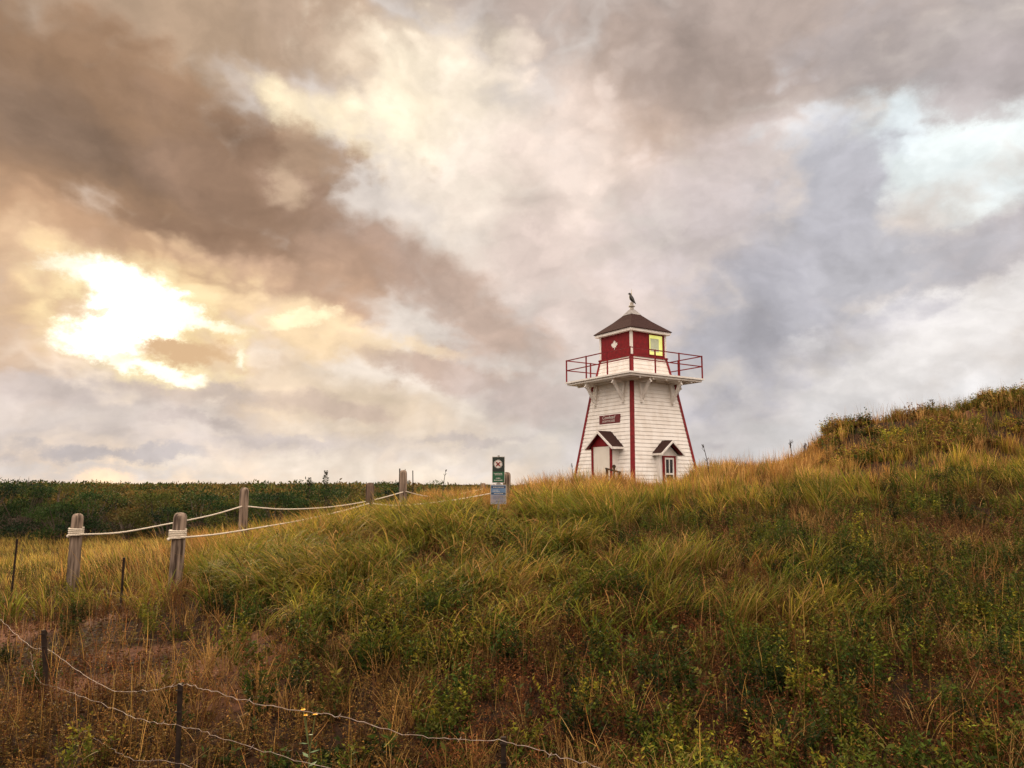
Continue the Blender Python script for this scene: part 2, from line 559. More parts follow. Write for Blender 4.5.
x, y, px = sector(N, 4.2, 9.5, power=1.3)
z = H(x, y)
c = jit(pick(STRAW, N) * 1.0, .3)
blades(B, np.stack([x, y, z - .02], -1), RNG.random(N) * 6.28, RNG.uniform(.25, .52, N) * np.where((y < 5) & (px < 640), .6, 1), RNG.uniform(.0024, .0040, N), np.abs(RNG.normal(.05, .25, N)), RNG.normal(.1, .5, N), c * .8, c * 1.1, 4)
N = 2600
x, y, px = sector(N, 15.5, 22, 415, 1080, power=2)
k_ = clear(x, y) & ~((px > 472) & (px < 522) & (y < 17.4))
x, y, px = x[k_], y[k_], px[k_]; N = len(x)
c = jit(pick(STRAW, N) * .9, .3)
blades(B, np.stack([x, y, H(x, y) - .02], -1), RNG.random(N) * 6.28, RNG.uniform(.35, .72, N) * np.where((px > 640) & (px < 690), .8, 1), RNG.uniform(.005, .008, N), np.abs(RNG.normal(.05, .14, N)), RNG.normal(.05, .3, N), c * .8, c * 1.1, 4)
# fallen and broken straws close to the camera
N = 900
x, y, px = sector(N, 3.8, 9, power=1.2)
z = H(x, y) + RNG.uniform(.02, .3, N)
c = jit(pick(STRAW, N) * .65, .35)
blades(B, np.stack([x, y, z], -1), RNG.random(N) * 6.28, RNG.uniform(.10, .28, N), RNG.uniform(.002, .004, N), RNG.uniform(.6, 1.5, N), RNG.normal(0, .5, N), c, c, 4)
tag(B.build('straw_stems', GRASSM), 'thin pale dry stems standing and lying among the plants', 'dry stems', kind='stuff')

# --- leafy plants: every plant is a fan of upright shoots with leaves along them
def plants(x, y, r, h, tones, nsh, nlf, leaf, BS, BLf, stem_tone, tip=None, droop=.0):
    n = len(x)
    z = H(x, y)
    k = RNG.integers(nsh[0], nsh[1], n)
    si = np.repeat(np.arange(n), k); S_n = len(si)
    a = RNG.random(S_n) * 6.283; q = np.sqrt(RNG.random(S_n))
    sx = x[si] + np.cos(a) * q * r[si] * .45; sy = y[si] + np.sin(a) * q * r[si] * .45
    lean = q * RNG.uniform(.35, .95, S_n) * np.clip(r[si] / h[si], .3, 1.2)
    bend = RNG.normal(droop, .25, S_n)
    Ls = h[si] * RNG.uniform(.6, 1.15, S_n) * (1 - .25 * q)
    base = np.stack([sx, sy, z[si] - .02], -1)
    c = jit(stem_tone[si], .2)
    blades(BS, base, a, Ls, np.full(S_n, .0036), lean, bend, c * .8, c, 3)
    m = RNG.integers(nlf[0], nlf[1], S_n)
    li = np.repeat(np.arange(S_n), m); M_ = len(li)
    t = RNG.uniform(.12, 1.03, M_)
    th = lean[li] + bend[li] * .38 * t
    hx, hy = np.cos(a[li]), np.sin(a[li])
    p = base[li] + np.stack([hx * np.sin(th), hy * np.sin(th), np.cos(th)], -1) * (Ls[li] * t)[:, None]
    p += RNG.normal(0, .006, p.shape)
    ax = np.stack([hx * np.sin(th), hy * np.sin(th), np.cos(th)], -1)
    d = RNG.normal(0, 1, (M_, 3)); d -= ax * (d * ax).sum(1)[:, None]
    d /= np.linalg.norm(d, axis=1)[:, None] + 1e-9
    d = d + ax * RNG.uniform(.1, 1.0, M_)[:, None]; d[:, 2] -= droop * .5
    d /= np.linalg.norm(d, axis=1)[:, None]
    ll = RNG.uniform(leaf[0], leaf[1], M_) * (1.1 - .45 * t)
    tn = tones[si][li]
    if tip is not None:
        tn = np.where((t > .75)[:, None], tip[si][li], tn)
    leaves(BLf, p, d, ll, ll * RNG.uniform(.28, .48, M_), jit(tn, .30))


B = Batch(); BL = Batch(); BG_ = Batch()
# russet / brown dying plants
N = 11000
x, y, px = sector(N, 3.2, 13.8, power=1.3)
pn = fbm(x, y, .62, 33, 3)
dens = np.where(y < 6.5, .80, .25 + smooth(pn, .45, .55) * .70) * (1 - .9 * sandm(x, y)) * np.where((px > 200) & (px < 540) & (y > 7.5), .12, 1) * np.where(px < 300, .62, 1)
k_ = RNG.random(N) < dens
x, y, px = x[k_], y[k_], px[k_]; N = len(x)
g3 = fbm(x, y, .8, 61, 3)
tone = np.where((g3 > .55)[:, None], pick([(.15, .105, .03), (.19, .135, .04), (.11, .085, .022)], N), pick(RUST, N)) * RNG.uniform(.6, 1.4, (N, 1))
low = np.where((y < 5.0) & (px < 640), .62, np.where(y < 4.6, .8, 1.0))
tone = tone * np.where(RNG.random(N) < .40, .45, 1.15)[:, None] * np.where((y < 7.5)[:, None], np.array([1.05, .80, .70]), 1.0)
plants(x, y, RNG.uniform(.10, .24, N), RNG.uniform(.16, .42, N) * low, tone, (4, 11), (9, 17), (.013, .034), B, BL, pick(RUST, N) * .8, droop=.25)
# single dead stalks with a few leaves, left side and gaps
N = 7500
x, y, px = sector(N, 3.2, 12.5, power=1.25)
k_ = RNG.random(N) < np.where(px < 330, .30 + .68 * smooth(fbm(x, y, 1.0, 37, 3), .42, .55), .28) * (1 - .25 * sandm(x, y))
x, y, px = x[k_], y[k_], px[k_]; N = len(x)
low = np.where((y < 5.0) & (px < 640), .6, 1.0)
plants(x, y, np.full(N, .04), RNG.uniform(.15, .48, N) * low, pick(RUST, N) * RNG.uniform(.5, 1.2, (N, 1)), (1, 3), (3, 9), (.014, .034), B, BL, np.where((RNG.random(N) < .4)[:, None], pick(STRAW, N) * .8, pick(RUST, N) * .7), droop=.4)
# small dead grass tufts among the weeds
N = 1500
x, y, px = sector(N, 4.0, 12, 150, 1150, power=1.3)
k_ = RNG.random(N) < smooth(fbm(x, y, .9, 57, 3), .42, .56) * (1 - .5 * sandm(x, y))
x, y, px = x[k_], y[k_], px[k_]; N = len(x)
ti = np.repeat(np.arange(N), 22); M_ = len(ti)
an = RNG.random(M_) * 6.28
bx_ = x[ti] + np.cos(an) * np.abs(RNG.normal(0, .05, M_)); by_ = y[ti] + np.sin(an) * np.abs(RNG.normal(0, .05, M_))
c = (pick(STRAW, N) * RNG.uniform(.4, 1.1, (N, 1)))[ti] * RNG.uniform(.6, 1.3, (M_, 1))
blades(B, np.stack([bx_, by_, H(bx_, by_) - .02], -1), an + RNG.normal(0, .5, M_), RNG.uniform(.14, .40, M_) * np.where((by_ < 5) & (px[ti] < 640), .65, 1), RNG.uniform(.0035, .0065, M_), np.abs(RNG.normal(.2, .25, M_)), RNG.uniform(.2, 1.8, M_), c * .6, c * 1.1, 4)
# green and olive leafy plants, in patches
N = 3000
x, y, px = sector(N, 3.3, 14.5, power=1.4)
gp = .5 * fbm(x, y, .52, 91, 3) + .5 * fbm(x, y, 1.3, 93, 2)
dens = smooth(gp, np.where(y < 6.4, .515, .455), np.where(y < 6.4, .57, .515)) * (1 - sandm(x, y)) * (.12 + .88 * smooth(px, 170, 400)) * np.where((px > 280) & (px < 540) & (y > 8.2), .5, 1) * np.where(y > 12, .6, 1) * np.where(y < 5.5, .6, 1)
k_ = RNG.random(N) < np.clip(dens, .06, .95)
x, y, px = x[k_], y[k_], px[k_]; N = len(x)
tone = pick(BUSHG, N) * RNG.uniform(.55, 1.6, (N, 1))
tip = tone * np.array([1.75, 1.4, 1.1])
low = np.where((y < 5.0) & (px < 640), .65, 1.0)
plants(x, y, RNG.uniform(.13, .32, N), RNG.uniform(.18, .48, N) * low, tone, (11, 21), (16, 28), (.024, .056), B, BG_, tone * .9, tip)
# a few coarse broad-leaved plants
N = 420
x, y, px = sector(N, 3.8, 13, 240, 1150, power=1.2)
k_ = RNG.random(N) < 1 - sandm(x, y)
x, y, px = x[k_], y[k_], px[k_]; N = len(x)
tone = pick([(.040, .062, .010), (.065, .075, .012), (.10, .060, .018), (.030, .046, .009), (.12, .10, .02)], N)
plants(x, y, RNG.uniform(.10, .2, N), RNG.uniform(.15, .34, N) * np.where((y < 5) & (px < 640), .65, 1), tone, (3, 7), (6, 11), (.05, .10), B, BG_, tone * .8, tone * 1.3)
# rough plants on the steep mound at the right
N = 1500
x, y, px = sector(N, 17.0, 21.3, 822, 1080, power=2)
k_ = RNG.random(N) < (1 - sandm(x, y)) * smooth(fbm(x, y, .7, 23, 3), .34, .48)
x, y = x[k_], y[k_]; N = len(x)
tone = np.where((RNG.random(N) < .62)[:, None], pick(BUSHG[:3] + OLIVE + YELLOW[:2], N), np.where((RNG.random(N) < .5)[:, None], pick(RUST, N), pick(STRAW, N) * .55)) * RNG.uniform(.6, 1.3, (N, 1))
plants(x, y, RNG.uniform(.20, .42, N), RNG.uniform(.14, .52, N), tone, (9, 16), (9, 15), (.05, .10), B, BG_, tone, tone * 1.4)
# fallen leaves and litter, toned dark so the gaps between plants read as shade
N = 62000
x, y, px = sector(N, 3.0, 16, power=1.25)
k_ = RNG.random(N) < 1 - .75 * sandm(x, y)
x, y = x[k_], y[k_]; N = len(x)
d = RNG.normal(0, 1, (N, 3)); d[:, 2] *= .35; d /= np.linalg.norm(d, axis=1)[:, None]
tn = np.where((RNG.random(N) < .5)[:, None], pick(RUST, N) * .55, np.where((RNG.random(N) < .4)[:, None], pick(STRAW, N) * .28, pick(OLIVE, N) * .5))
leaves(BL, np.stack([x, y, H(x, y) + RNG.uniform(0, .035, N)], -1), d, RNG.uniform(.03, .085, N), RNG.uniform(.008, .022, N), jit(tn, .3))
tag(B.build('plant_stems', GRASSM), 'thin brown and green stems of the low weeds', 'weed stems', kind='stuff')
tag(BL.build('dry_weeds', LEAFM), 'russet and brown dying weeds across the foreground', 'dry weeds', kind='stuff')
tag(BG_.build('leafy_groundcover', LEAFM), 'low green leafy plants in patches between the dry weeds', 'ground cover', kind='stuff')

# --- golden meadow at the left, and tall reeds behind the rope
B = Batch()
N = 52000
x, y, px = sector(N, 12.5, 30.5, -160, 420, power=1.5)
lim = np.where(px < 230, 1, 1 - smooth(px, 230, 380))
keep = RNG.random(N) < lim * (.45 + .8 * fbm(x, y, .5, 13, 3))
x, y, px = x[keep], y[keep], px[keep]; N = len(x)
z = H(x, y)
mn = .5 * fbm(x, y, .35, 17, 3) + .5 * fbm(x, y, 1.1, 18, 2)
c = np.where((RNG.random(N) < .10 + smooth(mn, .40, .60) * .75)[:, None], pick([(.44, .30, .06), (.38, .26, .055), (.50, .36, .09)], N), pick(OLIVE + [(.16, .085, .035)], N))
c = jit(c, .2)
L_ = RNG.uniform(.14, .34, N)
blades(B, np.stack([x, y, z - .02], -1), RNG.normal(math.pi, 1.0, N), L_, RNG.uniform(.008, .014, N), np.abs(RNG.normal(.2, .3, N)), RNG.uniform(.1, 1.1, N), c * .85, c * 1.1, 3)
N = 620
x, y, px = sector(N, 11.8, 15.0, 95, 370, power=1.5)
z = H(x, y)
c = jit(pick(STRAW, N), .2)
blades(B, np.stack([x, y, z - .02], -1), RNG.normal(math.pi * 1.0, .4, N), RNG.uniform(.5, .95, N), RNG.uniform(.006, .010, N), RNG.uniform(.1, .45, N), RNG.uniform(.4, 1.3, N), c * .8, c * 1.1, 5)
tag(B.build('meadow_grass', GRASSM), 'golden grass of the flat meadow beyond the rope path', 'grass', kind='stuff')

# --- far scrub reaching the horizon
BL = Batch()
SCG = [(.036, .052, .013), (.064, .068, .015), (.10, .082, .020), (.12, .080, .023), (.024, .040, .012), (.135, .090, .028)]
for d0, d1, n, sz in ((30.5, 48, 6200, .13), (48, 90, 6500, .22), (90, 190, 8200, .42), (190, 420, 6000, .9)):
    x, y, px = sector(n, d0, d1, -260, 720, power=1.4)
    z = H(x, y)
    hn = .5 * fbm(x, y, .10, 41, 3) + .5 * fbm(x, y, .35, 47, 3)
    top = ZC + (hn - .5) * 1.2 * np.clip(y / 45, 1, 1.8) - np.where(y < 48, .50, .34) + np.where(px > 430, -.35, 0) + RNG.normal(-.04, .16, n) * np.clip(y / 45, 1, 2)
    top = np.maximum(top, z + .45)
    g2 = .6 * fbm(x, y, .10, 43, 3) + .4 * fbm(x, y, .5, 44, 2) + np.where(px > 105, .045, -.05)
    top = top - np.where(px > 105, .07, -.04)
    tone = np.where((RNG.random(n) < .08 + .84 * smooth(g2, .46, .54))[:, None], pick(SCG[2:4] + SCG[5:], n), pick(SCG[:2] + SCG[4:5], n)) * RNG.uniform(.55, 1.45, (n, 1))
    nl = 34
    ti = np.repeat(np.arange(n), nl); M_ = len(ti)
    d = RNG.normal(0, 1, (M_, 3)); d[:, 2] = np.abs(d[:, 2]) * .9 - .15; d /= np.linalg.norm(d, axis=1)[:, None]
    rad = np.clip(sz * RNG.uniform(2.8, 6.0, n), 0, 3.0)
    rz = np.minimum(rad * .8, (top - z) * .8)
    cz_ = top - rz
    kk = RNG.random(M_) ** .35
    p = np.stack([x[ti] + d[:, 0] * rad[ti] * kk, y[ti] + d[:, 1] * rad[ti] * kk, np.maximum(cz_[ti] + d[:, 2] * rz[ti] * kk, z[ti] + .05)], -1)
    dd = d + RNG.normal(0, .55, d.shape); dd /= np.linalg.norm(dd, axis=1)[:, None]
    leaves(BL, p, dd, np.full(M_, sz) * RNG.uniform(.7, 1.5, M_), np.full(M_, sz * .6) * RNG.uniform(.7, 1.2, M_), jit(tone[ti], .2))
tag(BL.build('distant_scrub', LEAFM), 'low brown and green scrub stretching to the horizon', 'scrub', kind='stuff')


# ------------------------------------------------------------------ bushes (each a thing)
def bush(px, D, w, top_py, tones, label, seed, n=3600, leaf=.085, name='evergreen_bush', group='dark bushes behind the rope path'):
    rng = np.random.default_rng(seed)
    x0 = (px - 512) / F / .991 * D
    z0 = h1(x0, D)
    ztop = P(px, top_py, D).z
    hgt = max(ztop - z0, .5)
    root = tag(empty(name, (x0, D, z0)), label, 'bush', group)
    nlobe = 19
    lc = np.stack([rng.uniform(-.78, .78, nlobe) * w / 2, rng.uniform(-.7, .7, nlobe) * w / 2, rng.uniform(.05, .82, nlobe) * hgt], -1)
    lr = rng.uniform(.20, .36, nlobe) * min(w / 2, hgt * 1.1)
    lc[:, 2] = np.minimum(lc[:, 2], hgt - lr * .8)
    lc[:, 2] *= 1 - .35 * (np.abs(lc[:, 0]) / (w / 2)) ** 2
    lc[:, 2] *= (hgt - .42 * lr[np.argmax(lc[:, 2])]) / lc[:, 2].max()
    bm = bmesh.new()
    for i in range(nlobe):
        e = Vector(lc[i]); mid = Vector((e.x * .45, e.y * .45, e.z * .5))
        tube(bm, [(e.x * .08, e.y * .08, -.08), mid, e], [.035, .022, .006], 6)
    obj('stem', bm, BARK, root)
    li = rng.integers(0, nlobe, n)
    d = rng.normal(0, 1, (n, 3)); d /= np.linalg.norm(d, axis=1)[:, None]
    k = rng.random(n) ** .4
    p = lc[li] + d * (lr[li] * k)[:, None] * np.array([1.35, 1.35, .5])
    p[:, 2] = np.maximum(p[:, 2], .02)
    dd = d * .7 + rng.normal(0, .6, d.shape); dd[:, 2] += .3; dd /= np.linalg.norm(dd, axis=1)[:, None]
    tone = np.array(tones)[rng.integers(0, len(tones), nlobe)][li]
    Bq = Batch()
    leaves(Bq, p, dd, rng.uniform(.5, 1.2, n) * leaf, rng.uniform(.25, .5, n) * leaf, jit(tone, .3))
    o = Bq.build('foliage', LEAFM)
    o.parent = root
    return root


DG = [(.020, .042, .013), (.034, .060, .015), (.013, .027, .012), (.058, .084, .020), (.016, .032, .012)]
BG = [(.075, .062, .017), (.095, .064, .020), (.058, .058, .015)]
OL = [(.062, .074, .016), (.090, .084, .018), (.045, .060, .015)]
bush(-12, 26.0, 3.2, 476, DG, 'dark green bush cut by the left edge of the picture', 1, 5200)
bush(34, 26.6, 2.8, 481, DG, 'dark green spreading bush left of the leftmost big post', 2, 5000)
bush(70, 25.4, 1.9, 503, DG, 'low dark green bush directly left of the leftmost big post top', 12, 3800)
bush(98, 25.8, 2.3, 493, DG, 'low dark green bush just right of the leftmost big post top', 3, 3800)
bush(66, 28.5, 2.4, 483, OL, 'olive bush behind the low dark bushes at the leftmost big post', 13, 3200)
bush(125, 28.5, 2.6, 487, BG, 'rusty brown scrub bush between the two nearest big posts', 4, 4000, name='scrub_bush')
bush(136, 25.4, 1.9, 510, BG, 'low brown scrub bush in front, between the two nearest big posts', 14, 3000, name='scrub_bush')
bush(163, 27.6, 2.2, 491, OL, 'olive bush directly left of the coiled second post', 15, 3800)
bush(176, 25.6, 1.6, 507, DG[:3] + OL[:1], 'low dark bush hidden behind the coiled second post', 16, 3000)
bush(206, 27.6, 2.4, 491, DG[:2] + BG[:1], 'dull green bush right of the coiled second post', 5, 3800)
bush(240, 28.2, 2.3, 488, BG + OL, 'brown and olive bush behind the tall third post', 17, 3400, name='scrub_bush')
bush(222, 25.8, 1.7, 511, OL, 'low olive bush left of the tall third post', 18, 2600)
bush(280, 27.0, 2.2, 494, DG, 'dark green bush just right of the tall third post', 6, 3800)
bush(322, 27.2, 2.5, 484, DG, 'round dark green bush on the skyline, with two thin saplings on top', 7, 5000)
bush(352, 29.0, 2.0, 487, OL + BG[:1], 'olive scrub bush left of the dark domed post', 19, 2800, name='scrub_bush')
bush(384, 29.5, 2.0, 487, BG, 'brown scrub bush just right of the dark domed post', 8, 2400, name='scrub_bush')
bush(393, 26.0, 1.3, 481, DG, 'small dark green bush just left of the post on the crest', 9, 2400)
bush(422, 31.0, 2.4, 481, BG + DG[3:], 'low olive bush on the skyline right of the post on the crest', 10, 2200, name='scrub_bush')


def twig_tree(px, D, base_py, top_py, label, seed, spread=.5, group=None, name='bare_shrub', needles=0):
    rnd = random.Random(seed)
    b = P(px, base_py, D); t = P(px, top_py, D)
    zg = h1(b.x, D)
    hgt = t.z - zg
    root = tag(empty(name, (b.x, D, zg)), label, 'shrub' if not needles else 'young tree', group)
    bm = bmesh.new()
    tips = []

    def grow(p, d, ln, r, lvl):
        pts = [p]; q = p.copy(); dd = d.copy()
        for _ in range(4):
            dd = (dd + Vector((rnd.uniform(-.22, .22), rnd.uniform(-.22, .22), rnd.uniform(-.02, .15)))).normalized()
            q = q + dd * ln / 4
            pts.append(q.copy())
        tube(bm, pts, [r * (1 - .18 * i) for i in range(5)], 5)
        tips.extend(pts[1:])
        if lvl:
            for i in range(rnd.randint(2, 4)):
                s = pts[rnd.randint(1, 3)]
                nd = (dd * .5 + Vector((rnd.uniform(-1, 1) * spread, rnd.uniform(-1, 1) * spread, rnd.uniform(.1, .6)))).normalized()
                grow(s, nd, ln * rnd.uniform(.3, .5), r * .55, lvl - 1)
    if needles:
        tube(bm, [(0, 0, -.05), (.02, 0, hgt * .5), (0, .01, hgt)], [.03, .02, .004], 6)
        obj('trunk', bm, BARK, root)
        n = needles
        rng = np.random.default_rng(seed)
        u = rng.random(n)
        zz = hgt * (.35 + .65 * u)
        a = rng.random(n) * 6.28
        rr = (1 - u * .82) * .17 * (0.45 + .55 * rng.random(n)) * (.7 + .5 * np.sin(zz * 16))
        p = np.stack([rr * np.cos(a), rr * np.sin(a), zz], -1)
        d = np.stack([np.cos(a), np.sin(a), np.full(n, .5)], -1); d /= np.linalg.norm(d, axis=1)[:, None]
        Bq = Batch(); leaves(Bq, p, d, rng.uniform(.05, .10, n), rng.uniform(.02, .035, n), jit(np.repeat([[.03, .032, .014]], n, 0), .3))
        o = Bq.build('crown', LEAFM); o.parent = root
    else:
        for i in range(4):
            grow(Vector((0, 0, -.05)), Vector((rnd.uniform(-.5, .5), rnd.uniform(-.4, .4), 1)).normalized(), hgt * rnd.uniform(.75, 1.0), .030, 2)
        obj('branches', bm, BARK, root)
    return root


twig_tree(4, 27.8, 500, 466, 'bare twiggy shrub at the extreme left edge of the skyline', 3, name='bare_shrub', group='bare shrubs on the skyline')
twig_tree(48, 27.8, 500, 469, 'bare twiggy shrub rising above the dark bushes on the left', 8, name='bare_shrub', group='bare shrubs on the skyline')
twig_tree(325, 27.0, 500, 471, 'taller thin sapling above the round bush on the skyline', 5, name='sapling', needles=420, group='thin saplings on the skyline')
twig_tree(309, 27.0, 500, 478, 'shorter thin sapling left of the taller one on the skyline', 6, name='sapling', needles=360, group='thin saplings on the skyline')

# ------------------------------------------------------------------ lighthouse
ZB = -.75
lx, ly = LH
cam_ang = math.atan2(-ly, -lx)
ROT = cam_ang - R(225) - R(2.2)
lh = tag(empty('lighthouse', (lx, ly, ZC + ZB), ROT), 'white clapboard lighthouse with red corner trim and dark pyramid roof', 'lighthouse')


def A(z):           # half side of the tapered tower at z (relative to the eye)
    return 1.262 + .149 * (4.5 - z)


def fr(k):          # face frame: normal, tangent (to the right seen from outside); 0 = right-hand face, 1 = left-hand face
    nrm = [Vector((0, -1, 0)), Vector((-1, 0, 0)), Vector((0, 1, 0)), Vector((1, 0, 0))][k]
    return nrm, Vector((-nrm.y, nrm.x, 0))


def fp(k, t, n, z):
    nn, tt = fr(k)
    v = nn * n + tt * t
    return Vector((v.x, v.y, z - ZB))


def fbox(bm, k, t0, t1, n0, n1, z0, z1):
    hexa(bm, [fp(k, t0, n1, z0), fp(k, t1, n1, z0), fp(k, t1, n0, z0), fp(k, t0, n0, z0), fp(k, t0, n1, z1), fp(k, t1, n1, z1), fp(k, t1, n0, z1), fp(k, t0, n0, z1)])


def boards(bm, k, z0, z1, h, af, lip=.024):
    n = int(round((z1 - z0) / h))
    for i in range(n):
        a, b = z0 + (z1 - z0) * i / n, z0 + (z1 - z0) * (i + 1) / n
        q1 = [fp(k, -af(a), af(a) + lip, a), fp(k, af(a), af(a) + lip, a), fp(k, af(b), af(b) + .003, b), fp(k, -af(b), af(b) + .003, b)]
        bm.faces.new([bm.verts.new(p) for p in q1])
        q2 = [fp(k, -af(a), af(a) - .004, a), fp(k, af(a), af(a) - .004, a), fp(k, af(a), af(a) + lip, a), fp(k, -af(a), af(a) + lip, a)]
        bm.faces.new([bm.verts.new(p) for p in q2])


for k in range(4):
    bm = bmesh.new()
    boards(bm, k, -.75, 4.36, .165, A)
    obj('tower_wall', bm, WHITE, lh)


def corner(bm, k, af, z0, z1, w, out):
    pts = []
    for z in (z0, z1):
        o_, i_ = af(z) + out, af(z) - w
        pts += [fp(k, o_, o_, z), fp(k, o_, i_, z), fp(k, i_, i_, z), fp(k, i_, o_, z)]
    hexa(bm, pts)


for k in range(4):
    bm = bmesh.new()
    corner(bm, k, A, -.75, 4.36, .10, .036)
    obj('corner_board', bm, RED, lh)

# gallery
GH = 2.157
bm = bmesh.new()
for (a, z0, z1) in ((1.42, 4.36, 4.44), (GH - .07, 4.44, 4.526), (GH, 4.528, 4.60)):
    box(bm, -a, a, -a, a, z0 - ZB, z1 - ZB)
for s in (-1.5, -.75, 0, .75, 1.5):
    box(bm, s - .04, s + .04, -GH + .12, GH - .12, 4.37 - ZB, 4.439 - ZB)
obj('gallery_deck', bm, WHITE, lh)
for k in range(4):
    for s in (-1, 1):
        bm = bmesh.new()
        t = s * .90
        w = .045
        # wall strip, arm and curved brace
        hexa(bm, [fp(k, t - w, A(3.5) + .10, 3.5), fp(k, t + w, A(3.5) + .10, 3.5), fp(k, t + w, A(3.5) + .01, 3.5), fp(k, t - w, A(3.5) + .01, 3.5),
                  fp(k, t - w, A(4.36) + .12, 4.36), fp(k, t + w, A(4.36) + .12, 4.36), fp(k, t + w, A(4.36), 4.36), fp(k, t - w, A(4.36), 4.36)])
        fbox(bm, k, t - w, t + w, A(4.36) + .125, A(4.36) + .72, 4.30, 4.439)
        pts = []
        for i in range(7):
            u = i / 6
            pts.append((A(3.72) + .10 + (.54) * u, 3.62 + .70 * (u ** .72) - .06 * math.sin(u * math.pi * 2)))
        for (n0, za), (n1, zb) in zip(pts, pts[1:]):
            hexa(bm, [fp(k, t - w * .8, n0 + .05, za - .07), fp(k, t + w * .8, n0 + .05, za - .07), fp(k, t + w * .8, n0 - .03, za + .05), fp(k, t - w * .8, n0 - .03, za + .05),
                      fp(k, t - w * .8, n1 + .05, zb - .07), fp(k, t + w * .8, n1 + .05, zb - .07), fp(k, t + w * .8, n1 - .03, zb + .05), fp(k, t - w * .8, n1 - .03, zb + .05)])
        fbox(bm, k, t - w * 1.1, t + w * 1.1, A(3.5) + .02, A(3.5) + .15, 3.44, 3.52)
        obj('bracket', bm, WHITE, lh)
# railing
RH = GH - .05
bm1, bm2 = bmesh.new(), bmesh.new()
for k in range(4):
    for bmx, z in ((bm1, 5.58), (bm2, 5.13)):
        beam(bmx, fp(k, -RH + .024, RH, z), fp(k, RH - .024, RH, z), .040)
    for t in (-RH, -RH / 3, RH / 3):
        bm = bmesh.new()
        beam(bm, fp(k, t, RH, 4.602), fp(k, t, RH, 5.61), .048)
        obj('railing_post', bm, RED, lh)
obj('top_rail', bm1, RED, lh)
obj('mid_rail', bm2, RED, lh)


# lantern
def KA(z): return 1.195 - .165 * (z - 4.6) / .9


for k in range(4):
    bm = bmesh.new(); boards(bm, k, 4.602, 5.48, .16, KA, .018); obj('skirt_wall', bm, WHITE, lh)
    bm = bmesh.new(); corner(bm, k, KA, 4.602, 5.48, .09, .03); obj('skirt_corner_board', bm, RED, lh)
bm = bmesh.new(); box(bm, -1.09, 1.09, -1.09, 1.09, 5.482 - ZB, 5.545 - ZB); obj('lantern_sill', bm, RED, lh)
LA = 1.02
bm = bmesh.new()
for k in range(4):
    if k == 0:
        fbox(bm, k, -LA, .0, LA - .06, LA, 5.547, 6.60)
        fbox(bm, k, .87, LA - .062, LA - .06, LA, 5.547, 6.60)
        fbox(bm, k, .0, .87, LA - .06, LA, 6.54, 6.60)
        fbox(bm, k, .0, .87, LA - .06, LA, 5.547, 5.60)
    else:
        fbox(bm, k, -LA + .062, LA - (.0 if k == 1 else .062) - (.062 if k == 1 else 0), LA - .06, LA, 5.547, 6.60)
obj('lantern_wall', bm, RED, lh)
for k in range(4):
    bm = bmesh.new(); corner(bm, k, lambda z: LA, 5.547, 6.568, .075, .024); obj('lantern_corner_board', bm, WHITE, lh)
wf = bmesh.new()
for t0, t1, z0, z1 in ((.0, .03, 5.6, 6.54), (.84, .87, 5.6, 6.54), (.03, .84, 6.51, 6.54), (.03, .84, 5.6, 5.63)):
    fbox(wf, 0, t0, t1, LA - .04, LA + .015, z0, z1)
win = obj('lantern_window', wf, RED, lh)
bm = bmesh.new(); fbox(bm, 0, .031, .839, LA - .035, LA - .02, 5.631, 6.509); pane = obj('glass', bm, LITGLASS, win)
bm = bmesh.new()
for t0, t1, z0, z1 in ((.12, .14, 5.78, 6.36), (.60, .62, 5.78, 6.36), (.14, .60, 6.34, 6.36), (.14, .60, 5.78, 5.80)):
    fbox(bm, 0, t0, t1, LA - .0195, LA - .008, z0, z1)
GP = mat('sash_cream', (.60, .62, .40), (.62, .64, .42), .5)
obj('sash', bm, GP, win)
bm = bmesh.new(); fbox(bm, 0, .141, .599, LA - .0195, LA - .012, 5.801, 6.339)
GQ = mat('lantern_blind', (.44, .50, .36), (.50, .56, .40), .4)
obj('blind', bm, GQ, win)
# maple leaf emblem on the left-hand lantern wall
half = [(0, 1.0), (.13, .72), (.30, .82), (.22, .36), (.44, .58), (.50, .46), (.80, .50), (.70, .26), (.82, .18), (.42, -.14), (.47, -.30), (.06, -.24), (.06, -.62)]
outline = half + [(-a, b_) for a, b_ in half[::-1] if a > 0]
bm = bmesh.new()
S_ = .25
vs1 = [bm.verts.new(fp(1, -.05 + a * S_, LA + .016, 6.06 + b_ * S_)) for a, b_ in outline]
vs0 = [bm.verts.new(fp(1, -.05 + a * S_, LA + .001, 6.06 + b_ * S_)) for a, b_ in outline]
bm.faces.new(vs1)
for i in range(len(vs1)):
    j = (i + 1) % len(vs1)
    bm.faces.new((vs0[i], vs0[j], vs1[j], vs1[i]))
obj('maple_leaf', bm, WHITE, lh)
